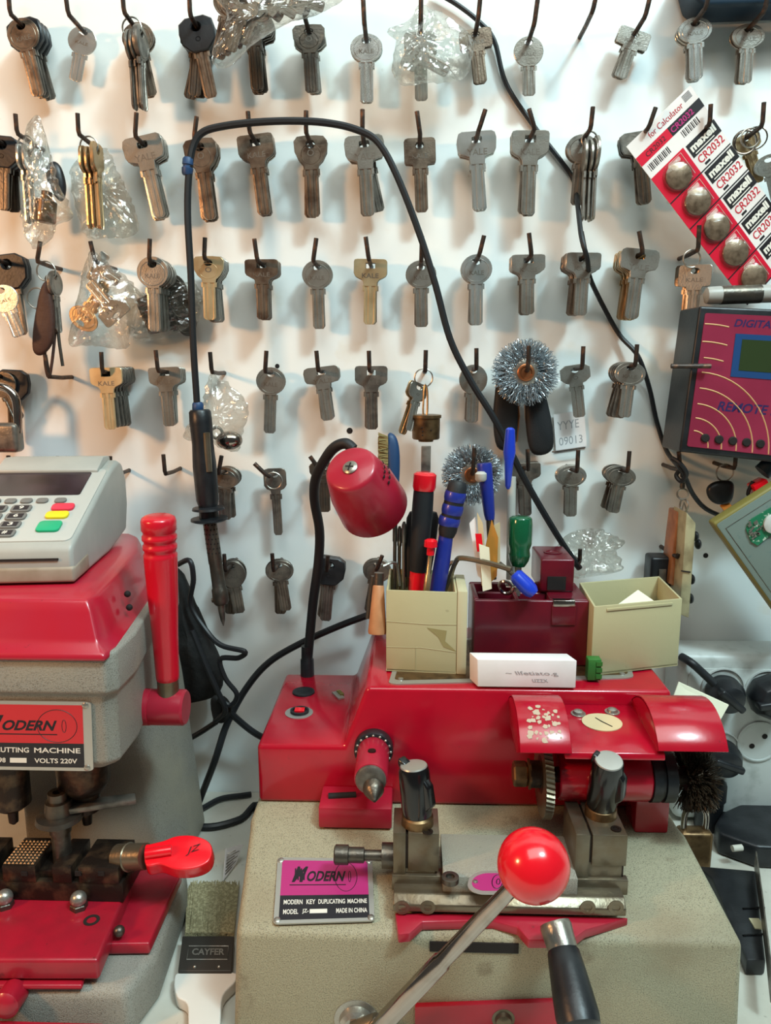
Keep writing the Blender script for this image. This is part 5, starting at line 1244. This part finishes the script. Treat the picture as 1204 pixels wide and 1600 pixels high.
# ------------------------------------------------------------------ right part of the bench
cord('power_cable', [T(1120, 1226, 4), T(1160, 1240, 4), T(1210, 1250, 4), T(1290, 1270, 4)], 3.2, 'black cable lying on the bench in front of the power strip')
t_ = thing('adapter_cylinder', 'dark ribbed plug adapter standing on the bench under the sockets', 'adapter')
p = T(1104, 1292, 0); MB().lathe(p, (0, 0, 1), [(0, 10), (1, 11), (26, 12), (27, 13.5), (42, 13.5), (44, 11)], 12).build('adapter_body', 'black_plastic', t_, bev=.6); settle(t_)
t_ = thing('padlock', 'small brass padlock with clear case and steel shackle beside the wire wheel', 'padlock')
p = T(1080, 1352, 0)
MB().box(p + V(0, 0, 16), (26, 14, 32)).build('lock_body', 'brass_lock', t_, bev=3, seg=3)
MB().tube([p + V(-8.5, 0, 30), p + V(-8.5, 0, 44), p + V(-5, 0, 51), p + V(0, 0, 53), p + V(5, 0, 51), p + V(8.5, 0, 44), p + V(8.5, 0, 30)], 2.4, 12, smooth=4).build('shackle', 'chrome', t_); settle(t_)
t_ = thing('black_bracket', 'black plastic bracket with an oval slot on the bench, right edge', 'bracket')
P = [T(*p_, 1) for p_ in ((1114, 1318), (1124, 1300), (1204, 1262), (1260, 1300), (1260, 1360), (1180, 1356), (1120, 1334))]
MB().loft([[V(p_.x, p_.y, TZ + .5) for p_ in P], [V(p_.x, p_.y, TZ + 20) for p_ in P]]).build('bracket_body', 'black_plastic', t_, bev=3, seg=3)
c = T(1152, 1322, 20); MB().tube([c + V(-4, 0, -2.2), c + V(4, 1.5, -2.2)], 2.6, 10).build('slot', 'bench_top', t_); settle(t_)
t_ = thing('black_tray', 'long flat black plastic tray with square cut-outs beside the beige base', 'tray')
zt_ = TZ + 12
P = [atz(*p_, zt_) for p_ in ((1088, 1352), (1180, 1360), (1196, 1500), (1150, 1500), (1098, 1380))]
P[3] = atz(1166, 1500, zt_); P[4] = atz(1112, 1372, zt_)
MB().loft([[V(p_.x, p_.y, TZ + .5) for p_ in P], P]).build('tray_body', 'black_plastic', t_, bev=1.5, seg=2)
MB().box(atz(1182, 1444, zt_) + V(0, 0, .3), (7, 10, 1)).build('cut_out', 'cream_light', t_)
mb = MB(); 
for py in (1420, 1462): a_ = atz(1160, py, zt_ + .4); b_ = atz(1194, py - 2, zt_ + .4); mb.tube([a_, b_], .8, 6)
mb.build('rib', 'black_gloss', t_); settle(t_)
t_ = thing('hacksaw_blade', 'thin worn saw blade standing on edge against the black tray', 'saw blade')
P = [(1180, 1330), (1190, 1400), (1200, 1480), (1206, 1535)]
A = [atz(a_, b_, zt_ + 16) for a_, b_ in P]
MB().loft([[p_, p_ + V(.9, 0, 0), p_ + V(.9, 0, -14), p_ + V(0, 0, -14)] for p_ in A]).build('blade', 'dull_grey', t_); settle(t_)
# ------------------------------------------------------------------ between the machines: paint brush, label
t_ = thing('paint_brush', 'flat paint brush with white handle lying on the bench between the machines', 'paint brush')
def tz(px, py, h): return atz(px, py, TZ + h)
def slab4(pa, h0, h1, m, nm, bev=0, par=None): 
    P = [tz(a_, b_, h1) for a_, b_ in pa]; return MB().loft([[V(p_.x, p_.y, TZ + h0) for p_ in P], P]).build(nm, m, par or t_, bev=bev, seg=3)
A = [tz(285, 1462, 9), tz(366, 1462, 9)]; B = [tz(296, 1376, 7), tz(372, 1376, 7)]
mb = MB(); rnd = random.Random(4)
for i in range(650):
    u = rnd.random(); h = rnd.uniform(-3, 3); v = rnd.uniform(-.04, .04)
    a_ = A[0].lerp(A[1], u * .94 + .03) + V(0, 2, h - 2); b_ = B[0].lerp(B[1], min(1, max(0, u + v))) + V(0, rnd.uniform(-9, 3), h * .5 - 3)
    mb.tube([a_, (a_ + b_) / 2 + V(0, 0, .4), b_], .45, 3)
mb.build('bristles', 'bristle_pale', t_)
fer = slab4([(278, 1517), (362, 1517), (366, 1462), (285, 1462)], 1, 11, 'brush_label', 'ferrule', .8)
q = Quad(tz(290, 1502, 11.1), tz(356, 1502, 11.1), tz(294, 1476, 11.1)); mb = MB(); q.text(mb, 'CAYFER', .12, .35, .9, .75, .3, bold=.03); q.line(mb, [(.02, .1), (.98, .1), (.98, .9), (.02, .9)], .3, .2, 4, True); mb.build('lettering', 'nickel', fer)
mb = MB()
for u in (.25, .75): mb.ball(tz(285 + 76 * u, 1511, 11), 1.1, 10, 8)
mb.build('ferrule_nail', 'nickel', fer)
pts_h = [(272, 1532), (284, 1518), (362, 1518), (368, 1532), (348, 1556), (344, 1600), (338, 1650), (296, 1650), (294, 1600), (292, 1568), (276, 1556)]
P = spline([tz(a_, b_, 9) for a_, b_ in pts_h], 4, True)
MB().loft([[V(p_.x, p_.y, TZ + 1) for p_ in P], P]).build('brush_handle', 'brush_white', t_, bev=2.5, seg=4)
settle(t_)
t_ = thing('paper_label', 'crumpled white label with faint print lines on the bench behind the paint brush', 'label')
q = Quad(tz(348, 1376, 2), tz(368, 1350, 2), tz(352, 1326, 16), tz(380, 1318, 18)); mb = MB(); q.slab(mb, 0, 0, 1, 1, 0, .5); mb.build('sheet', 'white_card', t_)
mb = MB()
for k in range(7): q.slab(mb, .1, .12 + .11 * k, .85 if k % 2 else .6, .16 + .11 * k, .5, .7)
mb.build('print_line', 'dull_grey', t_); settle(t_)

# ------------------------------------------------------------------ boxes on top of the red housing
zT = ztop + 1.2
def open_box(fl_, fr_, bl_, hpx, wall, label, m='cream_plastic', mi='cream_light'):
    """open-topped box from its bottom front corners, back-left corner (pixels at the housing top) and top front height pixel"""
    t_ = thing('storage_box', label, 'box')
    a, b, d = atz(*fl_, zT), atz(*fr_, zT), atz(*bl_, zT); h = at(hpx[0], hpx[1], a.y).z - zT; c = b + d - a; up = V(0, 0, h)
    u = (b - a).normalized() * wall; v = (d - a).normalized() * wall
    def wallp(p, q_, n_, nm): MB().loft([[p, q_, q_ + n_, p + n_], [p + up, q_ + up, q_ + n_ + up, p + n_ + up]]).build(nm, m, t_, bev=.5)
    wallp(a, b, v, 'front_panel'); wallp(d - v, c - v, v, 'back_panel'); wallp(a + v, d - v, u, 'side_panel'); wallp(b + v - u, c - v - u, u, 'side_panel')
    MB().loft([[a, b, c, d], [p + V(0, 0, wall) for p in (a, b, c, d)]]).build('bottom_panel', m, t_)
    return t_, a, b, c, d, h
# tool box, left
tb, a, b, c, d, h = open_box((603, 1048), (712, 1053), (608, 1003), (608, 922), 1.6, 'cream open box full of screwdrivers and hex keys beside the red lamp')
TBa, TBb, TBd, TBh = a, b, d, h
u = (b - a).normalized(); v = (d - a).normalized()
MB().loft([[b + u * .2 - v * .6, b + u * 7 - v * .6 + V(0, 0, 0), b + u * 7 + v * 44, b + u * .2 + v * 44], [p + V(0, 0, h + 1) for p in (b + u * .2 - v * .6, b + u * 7 - v * .6, b + u * 7 + v * 44, b + u * .2 + v * 44)]]).build('side_strip', 'cream_light', tb, bev=.6)
q = Quad(a - v * .1, b - v * .1, a - v * .1 + V(0, 0, h)); mb = MB(); q.line(mb, [(0, .62), (.6, .60), (1, .61)], .18, .1, 4); q.line(mb, [(0, .3), (.5, .31), (1, .27)], .16, .1, 4); q.line(mb, [(.42, 0), (.42, .3)], .14, .1, 4); mb.build('crease', 'cream_plastic', tb)
q.poly(mb := MB(), [(.58, .56), (.86, .53), (.84, .40), (1.0, .28), (.82, .33), (.74, .45)], .05, .15); mb.build('stain', 'bristle_tan', tb)
settle(tb)
# box right
rb_, a, b, c, d, h = open_box((922, 1056), (1058, 1040), (900, 1008), (922, 948), 1.8, 'cream open box with folded paper standing on the right end of the red housing')
u = (b - a).normalized(); MB().loft([[a + u * 10 + V(0, -.8, h - 4), b - u * 8 + V(0, -.8, h - 4), b - u * 8 + V(0, .2, h - 4), a + u * 10 + V(0, .2, h - 4)], [a + u * 10 + V(0, -.8, h - 2), b - u * 8 + V(0, -.8, h - 2), b - u * 8 + V(0, .2, h - 2), a + u * 10 + V(0, .2, h - 2)]]).build('lip', 'cream_plastic', rb_, bev=.3)
settle(rb_); RA, RB, RC, RD, RH = a, b, c, d, h
cn = (RA + RC) / 2
t_ = thing('folded_paper', 'cream folded paper lying inside the right-hand cream box', 'paper')
zp = zT + RH - 13
P = [atz(952, 946, zp), atz(1030, 935, zp), atz(998, 913, zp + 8)]; P[0].z = zp; P[1].z = zp
P = [p_ + (cn - p_) * .08 for p_ in P]
MB().loft([[p_ - V(0, 0, 1) for p_ in P], P]).build('sheet', 'paper', t_); settle(t_)
# burgundy organiser
org = thing('desk_organiser', 'burgundy plastic desk organiser with compartments between the two cream boxes', 'desk organiser')
Yo = -133.0
xa, xb = at(738, 1035, Yo).x, at(916, 1035, Yo).x; zf = at(800, 938, Yo).z; Y1 = -84.0
xm = at(862, 930, Yo).x
g = 4.0
def bx(x0, x1, y0, y1, z0, z1, nm='body', m='burgundy', bev=1.4, par=org): return MB().box(*bxz(x0, x1, y0, y1, z0, z1)).build(nm, m, par, bev=bev, seg=3)
zcz = zT + 8
bx(xa, xb, Yo, Yo + g, zT, zf, 'front_wall'); bx(xa, xb, Y1 - g, Y1, zT, zf, 'back_wall'); bx(xa, xa + g, Yo + g, Y1 - g, zT, zf, 'side_wall'); bx(xa + g, xb, Yo + g, Y1 - g, zT, zcz, 'floor_panel')
bx(xm, xb, Yo + g, Y1 - g, zcz, zf, 'solid_block'); bx(xa + 30, xa + 33, Yo + g, Y1 - g, zcz, zf - .5, 'divider'); bx(xa + g, xm, -110, -107, zcz, zf - 1, 'divider')
zk_ = at(865, 868, -100).z
x2, x3 = at(838, 900, -95).x, at(893, 900, -104).x
hk = bx(x2, x3, -112, -68, zf, zk_, 'raised_block'); 
for (x0, x1) in ((x2 + 5, x3 - 6),): bx(x0, x1, -113, -111.5, zf + 2, zf + 12, 'window', 'hole_dark', 0)
bx(at(862, 938, Yo).x, at(900, 938, Yo).x, Yo - 1.2, Yo + 1, zf - 18, zf - 3, 'tape_plate', 'burgundy', .6)
bx(at(864, 934, Yo).x, at(898, 934, Yo).x, Yo - 1.6, Yo + 4, zf - 4, zf - .4 + 1, 'cutter_edge', 'chrome', .3)
MB().lathe(V((x2 + x3) / 2, -90, zk_), (0, 0, 1), [(0, 7), (.6, 7), (.6, 5), (.1, 4.8)], 24).build('top_dial', 'burgundy', org)
settle(org)
# white box
t_ = thing('white_carton', 'small white carton lying on the front edge of the red housing', 'carton')
fz = zT; Fy = atz(742, 1077, ztop).y + 1.0
xa_, xb_ = at(746, 1074, Fy).x, at(899, 1072, Fy).x; hh = at(820, 1034, Fy).z - ztop
yb_ = Fy + 13
MB().loft([[V(xa_, Fy, fz + .2), V(xb_, Fy, fz + .2), V(xb_ - 1, yb_, fz + .2), V(xa_ - 4.5, yb_, fz + .2)], [V(xa_ - .6, Fy, fz + hh), V(xb_, Fy, fz + hh), V(xb_ - 4, yb_, fz + hh), V(xa_ - 5, yb_, fz + hh)]]).build('carton_body', 'white_card', t_, bev=.5)
q = Quad(V(xa_, Fy - .1, fz), V(xb_, Fy - .1, fz), V(xa_, Fy - .1, fz + hh)); mb = MB()
q.text(mb, '~ llfetiato.g', .28, .42, .82, .60, .1, shear=-.3); q.text(mb, 'uzzx', .55, .2, .72, .32, .1, shear=-.3); mb.build('handwriting', 'faint_pencil', t_); settle(t_)
t_ = thing('terminal_block', 'small green terminal block standing at the corner of the right-hand cream box', 'terminal block')
p = atz(925, 1060, zT); p = V(p.x, min(p.y, RA.y - 5.5), zT)
MB().box(p + V(0, 0, 8), (9, 8, 15)).build('block', 'green_block', t_, bev=.5)
mb = MB(); 
for k in (0, 1, 2): mb.box(p + V(3, -4.2, 3.5 + 4.5 * k), (4, 1, 3))
mb.build('clamp', 'green_block', t_); settle(t_)

# ------------------------------------------------------------------ tools standing in the tool box
zin = zT + 2.2
def tool(name, label, cat): return thing(name, label, cat)
def seg_(par, a, b, Ya, Yb_, prof, m, nm, seg=22, bev=0):
    p, q_ = at(*a, Ya), at(*b, Yb_); L = (q_ - p).length
    return MB().lathe(p, q_ - p, [(t * L, r) for t, r in prof], seg).build(nm, m, par, smooth=45, bev=bev)
YT = -118.0
t_ = tool('screwdriver', 'thick black screwdriver with red cap standing in the cream tool box', 'screwdriver')
seg_(t_, (664, 738), (662, 766), YT, YT, [(0, 6.2), (.12, 8.2), (.8, 8.4), (1, 7.6)], 'red_plastic', 'cap')
seg_(t_, (662, 762), (653, 892), YT, YT, [(0, 7.2), (.3, 7.6), (.6, 7.0), (.85, 6.6), (1, 6.2)], 'black_rubber', 'handle', 16)
seg_(t_, (653, 888), (648, 935), YT, YT, [(0, 5.8), (1, 5.4)], 'red_plastic', 'collar')
seg_(t_, (648, 935), (646, 1000), YT, YT, [(0, 2.6), (1, 2.4)], 'nickel', 'shaft'); settle(t_)
t_ = tool('flat_file', 'dark flat file standing behind the red-capped screwdriver', 'file')
P = [at(658, 697, -102), at(673, 697, -102), at(668, 960, -102), at(654, 960, -102)]; MB().loft([P, [p_ + V(0, 2.2, 0) for p_ in P]]).build('blade', 'dull_grey', t_, bev=.4); settle(t_)
t_ = tool('screwdriver', 'blue and black gripped screwdriver leaning right in the cream tool box', 'screwdriver')
hd = seg_(t_, (716, 752), (697, 838), -121, -123, [(0, 5), (.06, 6.8), (.3, 7.2), (.9, 6.6), (1, 5.4)], 'black_rubber', 'handle')
for k, (p0, p1) in enumerate((((712, 768), (709, 783)), ((708, 788), (705, 803)), ((703, 807), (700, 821)))):
    seg_(hd, p0, p1, -122, -122, [(0, 7.2), (.3, 7.7), (.7, 7.7), (1, 7.2)], 'grip_blue', 'grip_ring')
seg_(t_, (697, 836), (682, 930), -123, -123, [(0, 5.0), (.3, 5.6), (.6, 5.8), (1, 5.4)], 'grip_blue', 'lower_grip')
seg_(t_, (703, 766), (686, 850), -119, -121, [(0, .6), (.1, 1.6), (.9, 1.6), (1, .6)], 'red_plastic', 'red_stripe', 10); settle(t_)
t_ = tool('precision_screwdriver', 'tiny golden screwdriver with red round knob in the cream tool box', 'screwdriver')
seg_(t_, (673, 842), (672, 868), -131, -131, [(0, 2.5), (.1, 4.6), (.45, 4.8), (.55, 2.6), (.95, 2.8), (1, 1.8)], 'red_plastic', 'knob')
seg_(t_, (672, 866), (664, 940), -131, -131, [(0, 1.6), (.4, 1.6), (.42, 2.2), (.9, 2.2), (1, 1)], 'brass_warm', 'shaft'); settle(t_)
t_ = tool('hex_key', 'large bent hex key leaning out of the tool box towards the right', 'hex key')
P = [at(694, 924, -116), at(705, 895, -118), at(712, 877, -120), at(722, 872, -122), at(760, 879, -130), at(798, 890, -137)]
MB().tube(P, 1.9, 6, smooth=4).build('rod', 'ground_steel', t_); settle(t_)
t_ = tool('hex_key', 'second bent hex key tucked under the large one in the tool box', 'hex key')
MB().tube([at(684, 928, -108), at(696, 896, -108), at(703, 880, -109), at(714, 880, -111)], 1.6, 6, smooth=4).build('rod', 'dull_grey', t_); settle(t_)
t_ = tool('hex_key', 'thin bright hex key hooked over the left rim of the tool box', 'hex key')
MB().tube([at(598, 885, -126), at(612, 879, -122), at(620, 884, -118), at(624, 915, -116)], 1.1, 6, smooth=4).build('rod', 'nickel', t_); settle(t_)
t_ = tool('pliers', 'small black pliers standing behind the red-capped screwdriver', 'pliers')
seg_(t_, (646, 800), (640, 900), -104, -104, [(0, 3), (.1, 5), (.6, 5.6), (1, 4.6)], 'black_rubber', 'grip')
seg_(t_, (676, 800), (664, 900), -104, -104, [(0, 3), (.1, 5), (.6, 5), (1, 4)], 'black_rubber', 'grip'); settle(t_)
t_ = tool('bit_holder', 'row of slim steel tips standing at the left inside the tool box', 'tool tips')
for k, (x0, y0) in enumerate(((617, 812), (624, 822), (631, 815), (638, 818))):
    seg_(t_, (x0, y0), (x0 - 1, 920), -108 + 3 * (k % 2), -108 + 3 * (k % 2), [(0, .8), (.05, 1.8), (.3, 1.8), (.32, 1.4), (1, 1.4)], ['dark_steel', 'chrome', 'nickel', 'chrome'][k], 'tip_rod', 10)
settle(t_)
t_ = tool('shoe_brush', 'small blue-backed brush with tan bristles hanging beside the lamp shade', 'brush')
blob([(606, 678), (618, 682), (624, 705), (624, 745), (618, 800), (606, 812), (606, 760), (604, 710)], -50, 12, .2, .02, m='blue_tape', name='brush_back', parent=t_, exp=.35)
mb = MB(); rnd = random.Random(6)
for i in range(900):
    f = rnd.random(); Yq = -50 + rnd.uniform(-5.5, 5.5); a_ = at(606, 682 + 60 * f, Yq); b_ = at(rnd.uniform(590, 594), 680 + 66 * f + rnd.uniform(-4, 4), Yq + rnd.uniform(-2, 2)); mb.tube([a_, b_], .32, 3)
mb.build('bristles', 'bristle_tan', t_); settle(t_)
t_ = tool('awl', 'short wooden-handled tool leaning against the left side of the tool box', 'awl')
seg_(t_, (591, 913), (589, 990), -134, -140, [(0, 3.2), (.04, 4.0), (.5, 5.2), (.95, 6.6), (1, 6.2)], 'wood_handle', 'handle')
seg_(t_, (592, 895), (591, 915), -133, -134, [(0, 3.4), (1, 3.6)], 'dark_steel', 'ferrule'); 
MB().tube([at(583, 900, -110), at(577, 940, -110), at(575, 966, -110)], 2.0, 8).build('dark_rod', 'dark_steel', t_); settle(t_)
# tools in and behind the organiser
t_ = tool('marker_pen', 'slim dark blue pen tool leaning in front of the lower wire wheel', 'pen')
seg_(t_, (756, 724), (765, 812), -94, -96, [(0, 5.4), (.05, 5.8), (.9, 4.2), (1, 3.4)], 'grip_blue', 'body', 10)
seg_(t_, (751, 737), (751, 752), -102, -102, [(0, 2.6), (.2, 4.2), (.8, 4.2), (1, 3)], 'pos_light', 'cap_end'); 
seg_(t_, (765, 810), (770, 905), -96, -98, [(0, 3), (1, 2.6)], 'dark_steel', 'shaft'); settle(t_)
t_ = tool('ballpoint_pen', 'blue-capped clear ballpoint pen standing tip-up in the burgundy organiser', 'pen')
seg_(t_, (797, 668), (793, 764), -92, -92, [(0, 1.6), (.03, 3.4), (.4, 4.6), (.55, 3.4), (.95, 2.2), (1, 1)], 'pen_blue', 'cap', 18)
seg_(t_, (799, 745), (797, 905), -90, -90, [(0, 3.2), (1, 3.2)], 'pos_light', 'barrel', 8); settle(t_)
t_ = tool('screwdriver', 'short translucent green screwdriver handle standing in the organiser', 'screwdriver')
seg_(t_, (813, 806), (811, 868), -106, -108, [(0, 6), (.06, 8.4), (.2, 9.0), (.7, 9.0), (.85, 7.4), (1, 8)], 'green_clear', 'handle', 12, .6)
seg_(t_, (811, 866), (809, 884), -108, -108, [(0, 8), (.5, 7.2), (1, 5)], 'green_clear', 'collar')
seg_(t_, (809, 884), (808, 930), -108, -108, [(0, 2.6), (1, 2.6)], 'nickel', 'shaft'); settle(t_)
t_ = tool('hook_tool', 'blue-handled bent hook tool lying over the front edge of the organiser', 'hook tool')
a_, b_ = at(803, 896, -138), at(834, 928, -142); L = (b_ - a_).length
MB().lathe(a_, b_ - a_, [(0, 4), (2, 6.4), (L * .6, 7.2), (L * .85, 6.6), (L, 4.6)], 24, .8).build('handle', 'pen_blue', t_)
MB().tube([at(806, 904, -130), at(795, 892, -128), at(780, 880, -124)], 1.6, 8, smooth=4).build('hook', 'dark_steel', t_); settle(t_)
t_ = tool('spring_clip', 'small chrome clip lying in the organiser beside the blue handle', 'clip')
MB().torus(at(790, 918, -126), (.4, 1, .3), 5, 1.3, 24, 8).build('ring', 'chrome', t_); MB().box(at(800, 914, -124), (10, 5, 3)).build('jaw', 'chrome', t_, bev=.8); settle(t_)
def leaf(pts_, Y, m, label, name='card_slip', cat='card', th=.8, dy=0):
    P = [at(a_, b_, Y) for a_, b_ in pts_]; P = [p_ + V(0, dy * (i > 1), 0) for i, p_ in enumerate(P)]
    o = MB().loft([P, [p_ + V(0, th, 0) for p_ in P]]).build(name, m); return tag(o, label, cat)
leaf([(745, 800), (754, 818), (762, 918), (752, 915)], -124, 'card_tan', 'pinkish tan card slip with torn top standing in the organiser')
leaf([(733, 818), (742, 808), (752, 905), (746, 900)], -122, 'white_card', 'thin white card strip with curled top in the organiser')
leaf([(742, 834), (752, 834), (755, 862), (745, 862)], -126.5, 'red_plastic', 'small red tab with pale marks clipped to the card slips')
leaf([(757, 858), (768, 812), (778, 840), (776, 900), (762, 915)], -120, 'amber_paper', 'amber shiny paper slip fanned in the organiser')
leaf([(770, 822), (781, 816), (781, 880), (770, 905)], -116, 'card_tan', 'upright tan card at the right of the amber slip')
leaf([(748, 850), (764, 856), (768, 920), (754, 924)], -128.5, 'paper', 'cream card slip at the front of the organiser')
